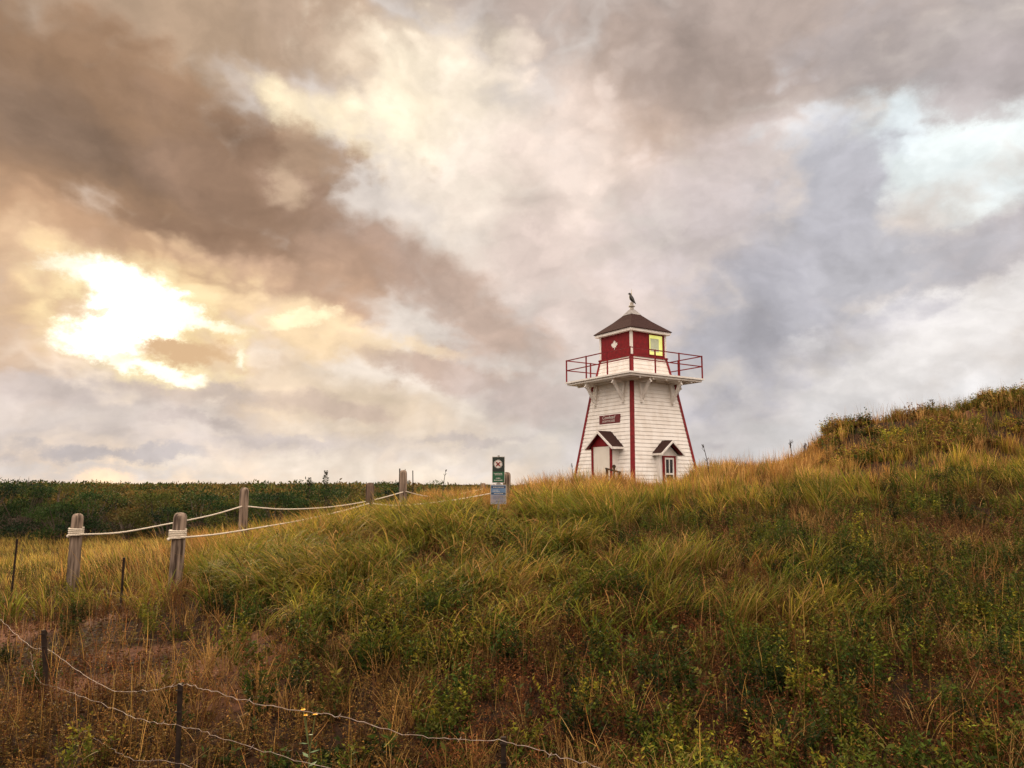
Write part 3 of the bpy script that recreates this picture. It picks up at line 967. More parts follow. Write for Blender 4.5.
# roof
EH = 1.19
bm = bmesh.new()
box(bm, -EH, EH, -EH, EH, 6.57 - ZB, 6.685 - ZB)
obj('fascia', bm, WHITE, lh)
bm = bmesh.new()
prof = [(EH + .04, 6.688), (EH + .04, 6.715), (.62, 7.22), (.17, 7.66)]
rings = []
for a, z in prof:
    rings.append([bm.verts.new((sx * a, sy * a, z - ZB)) for sx, sy in ((-1, -1), (1, -1), (1, 1), (-1, 1))])
bm.faces.new(rings[0][::-1]); bm.faces.new(rings[-1])
for a, b_ in zip(rings, rings[1:]):
    for i in range(4): bm.faces.new((a[i], a[(i + 1) % 4], b_[(i + 1) % 4], b_[i]))
roof = obj('roof', bm, SHINGLE, lh)
bm = bmesh.new()
prof = [(.30, 7.545), (.22, 7.66), (.12, 7.79), (.09, 7.82)]
rings = []
for a, z in prof:
    rings.append([bm.verts.new((sx * a, sy * a, z - ZB)) for sx, sy in ((-1, -1), (1, -1), (1, 1), (-1, 1))])
bm.faces.new(rings[0][::-1]); bm.faces.new(rings[-1])
for a, b_ in zip(rings, rings[1:]):
    for i in range(4): bm.faces.new((a[i], a[(i + 1) % 4], b_[(i + 1) % 4], b_[i]))
obj('roof_cap', bm, GREYMETAL, roof)
bm = bmesh.new()
tube(bm, [(0, 0, 7.80 - ZB), (0, 0, 7.95 - ZB), (0, 0, 7.952 - ZB), (0, 0, 7.99 - ZB), (0, 0, 7.992 - ZB), (0, 0, 8.14 - ZB)], [.095, .09, .15, .15, .085, .085], 12)
fin = obj('finial', bm, mat('finial_paint', (.50, .46, .40), (.30, .26, .22), .6, 8), roof)
bm = bmesh.new()
tube(bm, [(.05, .05, 8.10 - ZB), (.05, .05, 8.62 - ZB), (.05, .05, 8.80 - ZB)], [.016, .014, .004], 6)
obj('lightning_rod', bm, mat('rod_brass', (.62, .55, .35), (.5, .42, .25), .4, 8), fin)

# porch with the door (left-hand face)
T0 = .30
bm = bmesh.new()
PN = 2.16
fbox(bm, 1, T0 - .62, T0 + .62, 1.55, PN - .03, -.75, 1.60)
vs = [fp(1, T0 - .62, PN - .03, 1.602), fp(1, T0 + .62, PN - .03, 1.602), fp(1, T0, PN - .03, 2.12)]
vb = [fp(1, T0 - .62, 1.45, 1.602), fp(1, T0 + .62, 1.45, 1.602), fp(1, T0, 1.45, 2.12)]
a_ = [bm.verts.new(p) for p in vs]; b2 = [bm.verts.new(p) for p in vb]
bm.faces.new(a_); bm.faces.new(b2)
for i in range(3): bm.faces.new((a_[i], a_[(i + 1) % 3], b2[(i + 1) % 3], b2[i]))
porch = obj('porch', bm, WHITE, lh)
bm = bmesh.new()
vs = [fp(1, T0 - .66, PN + .012, 1.60), fp(1, T0 + .66, PN + .012, 1.60), fp(1, T0, PN + .012, 2.16)]
vb = [fp(1, T0 - .66, PN - .028, 1.60), fp(1, T0 + .66, PN - .028, 1.60), fp(1, T0, PN - .028, 2.16)]
a_ = [bm.verts.new(p) for p in vs]; b2 = [bm.verts.new(p) for p in vb]
bm.faces.new(a_); bm.faces.new(b2)
for i in range(3): bm.faces.new((a_[i], a_[(i + 1) % 3], b2[(i + 1) % 3], b2[i]))
obj('pediment', bm, RED, porch)
for s in (-1, 1):
    bm = bmesh.new()
    fbox(bm, 1, T0 + s * .59 - .055, T0 + s * .59 + .055, PN - .028, PN + .03, -.75, 1.598)
    obj('door_post', bm, RED, porch)
bm = bmesh.new()
fbox(bm, 1, T0 - .53, T0 + .53, PN - .028, PN - .004, -.75, 1.596)
door = obj('door', bm, mat('door_paint', (.74, .70, .62), (.70, .65, .57), .5, 3), lh)
bm = bmesh.new()
tube(bm, [fp(1, T0 + .42, PN - .004, .35), fp(1, T0 + .42, PN + .05, .35)], [.02, .035], 8)
obj('handle', bm, GREYMETAL, door)


def gable(parent, k, t0, half, zpk, zev, n0, n1, th, name='porch_roof'):
    bm = bmesh.new()
    tr = bmesh.new()
    for s in (-1, 1):
        sl = (zpk - zev) / half
        pe = (t0 + s * half, zev); pp = (t0, zpk)
        pts = [fp(k, pe[0], n1, pe[1]), fp(k, pp[0], n1, pp[1]), fp(k, pp[0], n0, pp[1]), fp(k, pe[0], n0, pe[1]),
               fp(k, pe[0], n1, pe[1] + th), fp(k, pp[0], n1, pp[1] + th), fp(k, pp[0], n0, pp[1] + th), fp(k, pe[0], n0, pe[1] + th)]
        hexa(bm, pts)
        # barge board
        o_ = .06
        pts = [fp(k, pe[0], n1 + .035, pe[1] - o_), fp(k, pp[0], n1 + .035, pp[1] - o_), fp(k, pp[0], n1 + .002, pp[1] - o_), fp(k, pe[0], n1 + .002, pe[1] - o_),
               fp(k, pe[0], n1 + .035, pe[1] + th * .8), fp(k, pp[0], n1 + .035, pp[1] + th * .8), fp(k, pp[0], n1 + .002, pp[1] + th * .8), fp(k, pe[0], n1 + .002, pe[1] + th * .8)]
        hexa(tr, pts)
        # eave trim along the side
        hexa(tr, [fp(k, pe[0] + s * .002, n1, pe[1] - .05), fp(k, pe[0] + s * .03, n1, pe[1] - .05), fp(k, pe[0] + s * .03, n0, pe[1] - .05), fp(k, pe[0] + s * .002, n0, pe[1] - .05),
                  fp(k, pe[0] + s * .002, n1, pe[1] + th * .7), fp(k, pe[0] + s * .03, n1, pe[1] + th * .7), fp(k, pe[0] + s * .03, n0, pe[1] + th * .7), fp(k, pe[0] + s * .002, n0, pe[1] + th * .7)])
    rf = obj(name, bm, SHINGLE, parent)
    obj('barge_board', tr, WHITE, rf)
    return rf


gable(lh, 1, T0, .88, 2.20, 1.52, 1.45, 2.34, .06)
# red soffit boards under the porch roof
bm = bmesh.new()
for s in (-1, 1):
    hexa(bm, [fp(1, T0 + s * .86, 2.33, 1.50), fp(1, T0 + s * .02, 2.33, 2.15), fp(1, T0 + s * .02, PN + .014, 2.15), fp(1, T0 + s * .86, PN + .014, 1.50),
              fp(1, T0 + s * .86, 2.33, 1.525), fp(1, T0 + s * .02, 2.33, 2.18), fp(1, T0 + s * .02, PN + .014, 2.18), fp(1, T0 + s * .86, PN + .014, 1.525)])
obj('soffit', bm, RED, porch)

# hooded window (right-hand face)
WN = 2.06
bm = bmesh.new()
fbox(bm, 0, -.52, .52, 1.55, WN - .04, -.30, 1.26)
vs = [fp(0, -.52, WN - .04, 1.262), fp(0, .52, WN - .04, 1.262), fp(0, 0, WN - .04, 1.70)]
vb = [fp(0, -.52, 1.5, 1.262), fp(0, .52, 1.5, 1.262), fp(0, 0, 1.5, 1.70)]
a_ = [bm.verts.new(p) for p in vs]; b2 = [bm.verts.new(p) for p in vb]
bm.faces.new(a_); bm.faces.new(b2)
for i in range(3): bm.faces.new((a_[i], a_[(i + 1) % 3], b2[(i + 1) % 3], b2[i]))
dorm = obj('window_bay', bm, WHITE, lh)
bm = bmesh.new()
for t0, t1, z0, z1 in ((-.37, -.27, -.25, 1.20), (.27, .37, -.25, 1.20), (-.27, .27, 1.13, 1.20), (-.42, .42, -.31, -.252)):
    fbox(bm, 0, t0, t1, WN - .038, WN + .02, z0, z1)
wfr = obj('window', bm, RED, lh)
bm = bmesh.new()
for t0, t1, z0, z1 in ((-.268, -.20, -.24, 1.128), (.20, .268, -.24, 1.128), (-.20, .20, 1.05, 1.128), (-.20, .20, .42, .49), (-.20, .20, -.24, -.16), (-.022, .022, .492, 1.048)):
    fbox(bm, 0, t0, t1, WN - .036, WN + .005, z0, z1)
obj('sash', bm, WHITE, wfr)
bm = bmesh.new(); fbox(bm, 0, -.199, .199, WN - .034, WN - .018, -.158, 1.047); obj('pane', bm, GLASS, wfr)
gable(lh, 0, .0, .66, 1.80, 1.26, 1.45, 2.28, .05, 'window_hood')
bm = bmesh.new()
for s in (-1, 1):
    hexa(bm, [fp(0, s * .645, 2.27, 1.245), fp(0, s * .015, 2.27, 1.762), fp(0, s * .015, WN - .02, 1.762), fp(0, s * .645, WN - .02, 1.245),
              fp(0, s * .645, 2.27, 1.262), fp(0, s * .015, 2.27, 1.779), fp(0, s * .015, WN - .02, 1.779), fp(0, s * .645, WN - .02, 1.262)])
obj('soffit', bm, RED, dorm)

# name board
Z0 = 2.79
kn, kt = fr(1)
nb_ = A(Z0) + .035
bm = bmesh.new()
fbox(bm, 1, .15 - .66, .15 + .66, nb_ - .02, nb_ + .02, Z0 - .185, Z0 + .185)
ns = obj('name_board', bm, RED, lh)
ns.data.materials[0] = mat('board_maroon', (.15, .012, .014), (.11, .01, .012), .5, 6)
for body, sz, dz, sh in (('Covehead', .20, .075, .25), ('LIGHTHOUSE', .135, -.085, 0)):
    me = text_mesh(body, sz, .004, sh)
    me.materials.clear(); me.materials.append(SIGNWHITE)
    o = bpy.data.objects.new('lettering', me); col.objects.link(o); o.parent = ns
    M = Matrix((kt, Vector((0, 0, 1)), kn)).transposed().to_4x4()
    M.translation = fp(1, .10, nb_ + .024, Z0 + dz)
    o.matrix_local = M

# bird on the finial
br = tag(empty('bird', (lx, ly, ZC + 8.14)), 'black bird perched facing left on the lighthouse finial', 'bird')
bm = bmesh.new()
sp = [(-.165, 0, .40), (-.135, 0, .41), (-.10, 0, .42), (-.065, 0, .40), (-.045, 0, .345), (-.035, 0, .275), (.0, 0, .195), (.045, 0, .125), (.09, 0, .06), (.16, 0, -.03), (.185, 0, -.06)]
rd = [.004, .018, .048, .056, .055, .088, .098, .085, .055, (.04, .02), (.035, .012)]
tube(bm, sp, rd, 10)
bd_ = obj('body', bm, BIRD, br, smooth=True)
for s in (-1, 1):
    bm = bmesh.new()
    tube(bm, [(-.05, s * .05, .33), (-.015, s * .085, .25), (.03, s * .095, .15), (.09, s * .07, .05), (.15, s * .03, -.02)], [(.02, .03), (.05, .02), (.06, .018), (.035, .014), (.008, .006)], 8)
    obj('wing', bm, BIRD, br, smooth=True)
    bm = bmesh.new()
    tube(bm, [(.03, s * .03, .12), (.01, s * .035, .05), (.02, s * .035, .0)], [.016, .009, .008], 6)
    for a in (-.5, 0, .5):
        tube(bm, [(.02, s * .035, .005), (.02 - .05 * math.cos(a), s * .035 + .05 * math.sin(a), .004)], [.007, .004], 5)
    obj('leg', bm, STAKE, br)
    bm = bmesh.new(); bmesh.ops.create_icosphere(bm, subdivisions=1, radius=.010, matrix=Matrix.Translation((-.11, s * .044, .43))); obj('eye', bm, GLASS, br)
br.rotation_euler = (0, 0, R(-9))

# rail by the lighthouse door
hp = P(607, 469, 28.8); hq = P(619.3, 473, 28.5); hr = P(614, 466.5, 29.6)
hr_root = tag(empty('handrail', (hp.x, hp.y, h1(hp.x, hp.y))), 'short dark timber rail with posts in the grass before the lighthouse door', 'handrail')


def loc_(p): return Vector(p) - hr_root.location


for a, w in ((hp, .09), (hq, .10), (hr, .075)):
    bm = bmesh.new()
    g0 = Vector((a.x, a.y, h1(a.x, a.y) - .1))
    beam(bm, loc_(g0), loc_(a), w)
    if a is hr:
        bmesh.ops.create_icosphere(bm, subdivisions=2, radius=.075, matrix=Matrix.Translation(loc_(a)))
    obj('post', bm, DARKWOOD, hr_root)
bm = bmesh.new()
beam(bm, loc_(hp) + Vector((-.05, 0, .02)), loc_(hq) + Vector((.05, 0, .02)), .10, .06)
obj('rail', bm, DARKWOOD, hr_root)


# ------------------------------------------------------------------ rope fence
def post_mesh(r, h, seed):
    rnd = random.Random(seed)
    bm = bmesh.new()
    n = 18
    prof = [(r * 1.03, 0), (r * 1.02, h * .35), (r, h * .7), (r * .98, h - r * .95), (r * .93, h - r * .55), (r * .76, h - r * .2), (r * .45, h - r * .04), (r * .1, h)]
    flat = [1 + rnd.uniform(-.05, .03) for _ in range(n)]
    cr = rnd.randrange(n)
    rings = []
    for i, (rr, z) in enumerate(prof):
        ring = []
        for k in range(n):
            f = flat[k] + rnd.uniform(-.012, .012)
            if k == cr and i < 6: f *= .86
            if k == (cr + 7) % n and i < 5: f *= .90
            ring.append(bm.verts.new((rr * f * math.cos(6.2832 * k / n), rr * f * math.sin(6.2832 * k / n), z)))
        rings.append(ring)
    for a, b_ in zip(rings, rings[1:]):
        for k in range(n): bm.faces.new((a[k], a[(k + 1) % n], b_[(k + 1) % n], b_[k]))
    bm.faces.new(rings[-1]); bm.faces.new(rings[0][::-1])
    return bm


posts = {}
PD = [('a', 77.5, 513.5, 11.9, .086, 1.5, 'grey rounded rope fence post at far left wrapped with white rope'),
      ('b', 179, 512.5, 11.2, .098, 1.7, 'thick split wooden post with white rope coiled around it, second from left'),
      ('c', 245, 487.5, 15.2, .088, 3.5, 'tall plain grey post, the rope passing behind it, third from left'),
      ('d', 371, 482.5, 16.0, .092, 1.2, 'dark domed post half hidden in grass at the rope junction'),
      ('e', 404, 470.0, 18.6, .092, .8, 'pale post on the crest with thin stakes behind it'),
      ('f', 483.5, 483, 26.0, .095, 1.0, 'small distant post left of the green and blue signs'),
      ('g', 506, 472, 18.6, .098, 1.0, 'rounded post partly hidden behind the green sign')]
for i, (key, px, py, D, rad, ln, lab) in enumerate(PD):
    t = P(px, py, D)
    zg = h1(t.x, D) - .25
    h = t.z - zg
    o = obj('fence_post', post_mesh(rad, h, 40 + i), WOOD_DARK if key == 'd' else WOOD, None, (t.x, D, zg), (0, R([1.6, 1.0, .4, -1, .6, 0, 1][i]), random.random() * 6), smooth=True)
    tag(o, lab, 'fence post', 'wooden posts of the rope fence')
    posts[key] = (t, rad, D)


def rope_pts(way, sag=0.0, n=14):
    """smooth path through way points"""
    w = [Vector(p) for p in way]
    out = []
    for i in range(len(w) - 1):
        p0, p1, p2, p3 = w[max(i - 1, 0)], w[i], w[i + 1], w[min(i + 2, len(w) - 1)]
        for j in range(n):
            t = j / n
            out.append(.5 * ((2 * p1) + (p2 - p0) * t + (2 * p0 - 5 * p1 + 4 * p2 - p3) * t * t + (3 * p1 - p0 - 3 * p2 + p3) * t ** 3))
    out.append(w[-1])
    return out


def twisted(bm, pts, r):
    """a three-strand rope"""
    L = [0]
    for a, b_ in zip(pts, pts[1:]): L.append(L[-1] + (b_ - a).length)
    for s in range(3):
        q = []
        for i, p in enumerate(pts):
            d = (pts[min(i + 1, len(pts) - 1)] - pts[max(i - 1, 0)]).normalized()
            u = d.cross(Vector((0, 0, 1))).normalized(); v = u.cross(d)
            a = L[i] / .09 * 6.2832 / 1.5 + s * 2.094
            q.append(p + (u * math.cos(a) + v * math.sin(a)) * r * .5)
        tube(bm, q, r * .62, 5)


def coil(bm, c, rad, z0, z1, turns, r):
    n = int(turns * 20)
    pts = [Vector((c.x + math.cos(6.2832 * turns * i / n) * (rad + r * .8), c.y + math.sin(6.2832 * turns * i / n) * (rad + r * .8), z0 + (z1 - z0) * i / n)) for i in range(n + 1)]
    tube(bm, pts, r, 6)


def rope(label, ways, coils=()):
    bm = bmesh.new()
    dense = []
    pts = rope_pts(ways, n=26)
    twisted(bm, pts, .014)
    o = obj('rope', bm, ROPE, None, smooth=True)
    tag(o, label, 'rope', 'white ropes of the path fence')
    for (key, py0, py1, turns) in coils:
        t, rad, D = posts[key]
        bm = bmesh.new()
        coil(bm, t, rad + .004, P(t.x * 0 + 512, py0, D).z, P(512, py1, D).z, turns, .013)
        k = P(512, py1, D).z
        tube(bm, [(t.x - rad * .9, D - rad * .75, k + .005), (t.x - rad * .98, D - rad * .8, k - .012), (t.x - rad * .85, D - rad * 1.0, k - .02), (t.x - rad * .7, D - rad * .95, k + .01)], [.016, .024, .024, .014], 8)
        tube(bm, [(t.x - rad * .7, D - rad * 1.0, k), (t.x - rad * .1, D - rad - .03, k + .004), (t.x + rad * .6, D - rad * .9, k + .01), (t.x + rad * 1.0, D - rad * .5, k + .014)], .014, 6)
        obj('coil', bm, ROPE, o, smooth=True)
    return o


dp = {k: v[2] for k, v in posts.items()}
rope('white rope from the far left post past the second to the tall third post', [P(80, 534.5, 11.80), P(120, 532.5, 12.6), P(165, 524.5, 13.5), P(210, 515.5, 14.3), P(242, 506.3, 15.12)], (('a', 527.5, 535, 4),))
rope('white rope running from the tall third post behind the dark domed post to the crest', [P(248, 506.5, 15.10), P(285, 509.2, 15.9), P(330, 507, 16.9), P(371, 500.5, 17.6), P(403, 492, 18.46)])
rope('lower white rope from the coiled second post to the dark domed post', [P(181, 537.5, 11.06), P(215, 534.5, 12.1), P(255, 528.3, 13.3), P(300, 520.5, 14.5), P(340, 511.5, 15.4), P(369, 503.5, 15.86)], (('b', 529.5, 538, 5),))
rope('short white rope entering the grass right of the dark domed post', [P(373, 503.5, 15.88), P(390, 505.3, 16.1), P(415, 504.5, 16.4), P(450, 500.5, 17.2), P(474, 496.5, 18.0), P(504, 491, 18.45)])
rope('thin white rope leading away from the crest post to the right', [P(406, 491.5, 18.48), P(430, 496.5, 20.5), P(458, 494, 23), P(483, 489, 25.9)])

# thin stakes on the crest
for px, py, D, r_, lean, lab in ((399.8, 468.5, 21.5, .020, 0, 'dark thin stake touching the left side of the crest post, tallest of three'),
                                 (405.2, 469, 22.0, .012, .01, 'very thin pale stake rising straight behind the crest post'),
                                 (412.8, 470.5, 22.5, .016, .02, 'dark thin stake standing just right of the crest post')):
    t = P(px, py, D); zg = h1(t.x, D) - .1
    bm = bmesh.new()
    tube(bm, [(0, 0, 0), (lean, 0, (t.z - zg) * .5), (0, 0, t.z - zg)], [r_ * 1.1, r_, r_ * .9], 7)
    tag(obj('thin_stake', bm, DARKWOOD if 'dark' in lab else WOOD, None, (t.x, D, zg)), lab, 'stake', 'thin stakes on the crest')

# ------------------------------------------------------------------ signs


def sign_panel(root, name, w, h, zc, edge, face, items, y0=-.03):
    bm = bmesh.new()
    box(bm, -w / 2, w / 2, y0 - .004, y0, zc - h / 2, zc + h / 2)
    pn = obj(name, bm, edge, root)
    bm = bmesh.new()
    e = w * .035
    box(bm, -w / 2 + e, w / 2 - e, y0 - .0075, y0 - .0045, zc - h / 2 + e, zc + h / 2 - e)
    obj('panel_face', bm, face, pn)
    for nm, m_, shapes in items:
        bm = bmesh.new()
        for sh in shapes:
            if sh[0] == 'b':
                _, x0, x1, z0, z1, pr = sh
                box(bm, x0, x1, y0 - .0078 - pr, y0 - .0076, zc + z0, zc + z1)
            elif sh[0] == 'bar':
                _, x0, z0, x1, z1, w_, pr = sh
                beam(bm, (x0, y0 - .0085 - pr, zc + z0), (x1, y0 - .0085 - pr, zc + z1), w_, .002, Vector((0, 1, 0)))
            elif sh[0] == 'd':
                _, cx_, cz_, ro, ri, pr = sh
                n = 28
                rings = []
                for rr, yy in ((ro, y0 - .0076), (ro, y0 - .0080 - pr), (ri, y0 - .0080 - pr), (ri, y0 - .0076)):
                    rings.append([bm.verts.new((cx_ + rr * math.cos(6.2832 * k / n), yy, zc + cz_ + rr * math.sin(6.2832 * k / n))) for k in range(n)])
                for i in range(3):
                    for k in range(n):
                        bm.faces.new((rings[i][k], rings[i][(k + 1) % n], rings[i + 1][(k + 1) % n], rings[i + 1][k]))
        obj(nm, bm, m_, pn)
    return pn


DS = 17.0
g0 = P(498.6, 469.7, DS)
zg = h1(g0.x, DS)
sg = tag(empty('warning_sign', (g0.x, DS, zg), R(-4)), 'upright green sign with white prohibition disc above a faded blue panel', 'sign')
hC = g0.z - zg
bm = bmesh.new()
box(bm, -.022, .022, -.024, .02, -.2, hC + .32)
obj('sign_post', bm, GREYMETAL, sg)
rw = random.Random(4)


def dashes(x0, x1, z, h, pr=.001):
    out = []
    x = x0
    while x < x1 - .01:
        w = rw.uniform(.012, .034)
        out.append(('b', x, min(x + w, x1), z - h / 2, z + h / 2, pr))
        x += w + .008
    return out


W_, H_ = .285, .585
sign_panel(sg, 'green_panel', W_, H_, hC, SIGNEDGE, SIGNBLACK, [
    ('green_field', SIGNGREEN, [('b', -W_ / 2 + .014, W_ / 2 - .014, -.275, -.045, .0)]),
    ('white_disc', SIGNWHITE, [('d', -.008, .125, .098, .0001, .001)]),
    ('figure', SIGNBLACK, [('bar', -.045, .165, .03, .085, .030, .003), ('bar', .030, .165, -.045, .085, .026, .0042), ('bar', -.012, .10, -.002, .15, .034, .0052)]),
    ('disc_ring', SIGNBLACK, [('d', -.008, .125, .094, .086, .0015)]),
    ('red_cross', SIGNRED, [('bar', -.055, .075, .045, .172, .015, .005), ('bar', -.05, .172, .04, .078, .015, .0064)]),
    ('print_line', SIGNWHITE, dashes(-.10, .09, -.085, .014)), ('print_line', SIGNWHITE, dashes(-.085, .10, -.115, .010)),
    ('print_line', SIGNWHITE, dashes(-.06, .04, -.19, .016)), ('print_line', SIGNWHITE, dashes(-.10, .10, -.235, .014)),
])
bl = P(498.4, 494.4, DS).z - zg
sign_panel(sg, 'blue_panel', .355, .43, bl, SIGNEDGE, SIGNBLUE, [
    ('navy_band', SIGNBAND, [('b', -.163, .163, .135, .19, .0), ('b', -.163, .163, .0, .035, .0)]),
    ('faded_area', SIGNPALE, [('b', -.163, .163, -.197, -.012, .0)]),
    ('print_line', SIGNWHITE, dashes(-.12, .12, .16, .014)), ('print_line', SIGNWHITE, dashes(-.13, .0, .095, .010)),
    ('print_line', SIGNWHITE, dashes(-.13, .03, .065, .010)), ('print_line', SIGNWHITE, dashes(-.1, .12, .018, .012)),
    ('print_line', SIGNBAND, dashes(-.12, .12, -.05, .008)), ('print_line', SIGNBAND, dashes(-.12, .10, -.075, .008)),
    ('print_line', SIGNBAND, dashes(-.12, .05, -.10, .008)), ('print_line', SIGNBAND, dashes(-.05, .12, -.15, .012)),
], -.031)
bm = bmesh.new()
box(bm, -.05, .05, -.028, -.023, hC - .345, hC - .30)
box(bm, -.025, .03, -.03, -.0245, hC - .40, hC - .29)
obj('clamp', bm, GREYMETAL, sg)

# ------------------------------------------------------------------ wire fence in the foreground
for px, py, D, r_, ln, lean, lab in ((182, 683.5, 4.55, .020, .0, .01, 'dark stake in the lower left holding the pale wires, middle one of the near three'),
                                     (503.5, 737, 3.95, .022, .0, .0, 'dark stake at the bottom edge of the picture below the lighthouse'),
                                     (49.5, 630, 6.5, .026, .0, .05, 'thick dark leaning stake where the wire drops at left'),
                                     (124, 557.5, 9.6, .020, .0, .0, 'thin dark stake between the two leftmost wooden posts'),
                                     (16.5, 539, 10.8, .018, .0, -.01, 'thin dark stake at the left edge in the meadow')):
    t = P(px, py, D); zg = h1(t.x, D) - .15
    h = t.z - zg
    bm = bmesh.new()
    bm_h = h
    for a, b_ in ((0, .5), (.5, 1)):
        r_ = r_ * (.84 if a == 0 else 1); beam(bm, (lean - lean * 2 * a, 0, h * a), (lean - lean * 2 * b_, .004 * a, h * b_), r_ * 1.4, r_ * 1.1, Vector((0, 1, 0)))
    for q_ in (.82, .96):
        beam(bm, (lean - lean * 2 * q_ - r_, -r_, h * q_), (lean - lean * 2 * q_ + r_, -r_, h * q_), .008, .008)
    tag(obj('fence_stake', bm, STAKE, None, (t.x, D, zg)), lab, 'stake', 'dark stakes of the wire fence')


def wire(label, way, r=.0016, seed=1):
    rnd = random.Random(seed)
    pts = rope_pts([P(*w) for w in way], n=9)
    pts = [p + Vector((rnd.gauss(0, .003), rnd.gauss(0, .004), rnd.gauss(0, .0035))) for p in pts]
    bm = bmesh.new()
    tube(bm, pts, r, 6)
    for i in range(12, len(pts) - 3, 19):                       # little twists where the wire is tied
        p = pts[i]
        tube(bm, [p + Vector((-.010, -.006, -.010)), p + Vector((0, -.004, .003)), p + Vector((.008, -.003, .014))], [.0016, .0022, .0012], 5)
    o = obj('fence_wire', bm, WIRE, None, smooth=True)
    tag(o, label, 'wire', 'pale wires of the near fence')


wire('top pale wire drooping from the left edge across the lower left to the bottom edge',
     [(-60, 590, 9.5), (-10, 612, 8.4), (18, 636, 7.4), (34, 648, 6.8), (49, 650.5, 6.46), (80, 672, 5.9), (112, 690, 5.3), (150, 690.5, 4.85), (182, 684.5, 4.51), (212, 691, 4.42), (260, 704.5, 4.33), (310, 712, 4.25), (345, 718, 4.18), (410, 735, 4.07), (460, 739, 3.98), (503, 741.5, 3.91), (545, 752, 3.84), (600, 768, 3.72), (680, 795, 3.6)], seed=2)
wire('middle pale wire starting beside the leaning stake and passing the middle stake',
     [(31, 652, 6.7), (33, 668, 6.6), (41, 683, 6.5), (58, 688, 6.2), (100, 703, 5.5), (140, 719, 4.9), (182, 726, 4.5), (220, 737, 4.35), (270, 753, 4.2), (330, 768, 4.0), (400, 790, 3.9)], .0013, 5)
wire('lowest thin wire slack in the weeds at the lower left',
     [(44, 702, 6.45), (62, 722, 6.0), (95, 738, 5.4), (130, 758, 4.9), (182, 764, 4.5), (230, 790, 4.3)], .0011, 9)

# ------------------------------------------------------------------ individual plants
fl0 = P(309, 716, 4.45)
zg = h1(fl0.x, fl0.y)
fw = tag(empty('wildflower', (fl0.x, fl0.y, zg)), 'small yellow flowering weed beside the wire at the bottom left', 'flower')
bm = bmesh.new()
hh = fl0.z - zg
tube(bm, [(0, 0, -.02), (.01, 0, hh * .6), (-.02, 0, hh)], [.004, .003, .002], 6)
tube(bm, [(.01, 0, hh * .6), (.035, 0, hh + .005)], [.003, .002], 6)
tube(bm, [(.0, 0, hh * .7), (-.035, .0, hh + .03)], [.003, .002], 6)
obj('stem', bm, mat('green_stem', (.08, .11, .03), (.12, .14, .04), .7, 20), fw)
for (a, z_) in ((-.02, hh), (.035, hh + .005), (-.035, hh + .03)):
    bm = bmesh.new()
    for k in range(9):
        an_ = k * .698
        d = Vector((math.cos(an_), math.sin(an_) * .7 - .25, .35)).normalized() * .7
        s_ = d.cross(Vector((0, 0, 1))).normalized() * .0045
        c_ = Vector((a, 0, z_))
        vs = [bm.verts.new(p) for p in (c_, c_ + d * .012 - s_, c_ + d * .024, c_ + d * .012 + s_)]
        bm.faces.new(vs)
    bmesh.ops.create_icosphere(bm, subdivisions=1, radius=.005, matrix=Matrix.Translation((a, 0, z_ + .004)))
    obj('blossom', bm, FLOWER, fw)
for k, (a, z_) in enumerate(((.9, .45), (2.4, .55), (3.8, .7), (5.2, .8), (0.1, .6))):
    bm = bmesh.new()
    d = Vector((math.cos(a), math.sin(a), .25)).normalized(); s_ = d.cross(Vector((0, 0, 1))).normalized() * .014
    c_ = Vector((0.005, 0, hh * z_))
    v0, v1, v2, v3, v4 = [bm.verts.new(p) for p in (c_, c_ + d * .03 - s_, c_ + d * .065, c_ + d * .03 + s_, c_ + d * .03 - Vector((0, 0, .006)))]
    bm.faces.new((v0, v1, v4)); bm.faces.new((v1, v2, v4)); bm.faces.new((v2, v3, v4)); bm.faces.new((v3, v0, v4))
    obj('leaf', bm, mat('pale_leaf', (.10, .15, .06), (.13, .17, .07), .6, 20), fw)


def weed(px, py, D, label, seed, curve=.12, head=.06):
    rnd = random.Random(seed)
    t = P(px, py, D); zg = h1(t.x, D)
    h = t.z - zg
    root = tag(empty('dead_weed', (t.x + curve, D, zg)), label, 'weed', 'dead weeds standing on the skyline')
    bm = bmesh.new()
    pts = [Vector((-curve * (u ** 2), 0, h * u)) for u in (0, .3, .6, .8, .92, 1)]
    pts[0].z = -.05
    tube(bm, pts, [.012, .010, .009, .008, .006, .004], 6)
    for i in range(5):
        s = pts[2] + (pts[4] - pts[2]) * rnd.random()
        tube(bm, [s, s + Vector((rnd.uniform(-.07, .07), rnd.uniform(-.05, .05), rnd.uniform(.04, .1)))], [.006, .003], 5)
    obj('stalk', bm, DARKWOOD, root)
    bm = bmesh.new()
    tube(bm, [pts[-1] + Vector((0, 0, -1.8 * head)), pts[-1] + Vector((0, 0, .4 * head))], [head * .12, head * .05], 6)
    for i in range(14):
        c_ = pts[-1] + Vector((rnd.uniform(-1, 1) * head * .6, rnd.uniform(-1, 1) * head * .6, rnd.uniform(-1.6, .3) * head))
        bmesh.ops.create_icosphere(bm, subdivisions=1, radius=rnd.uniform(.006, .014), matrix=Matrix.Translation(c_))
    obj('seed_head', bm, DARKWOOD, root)


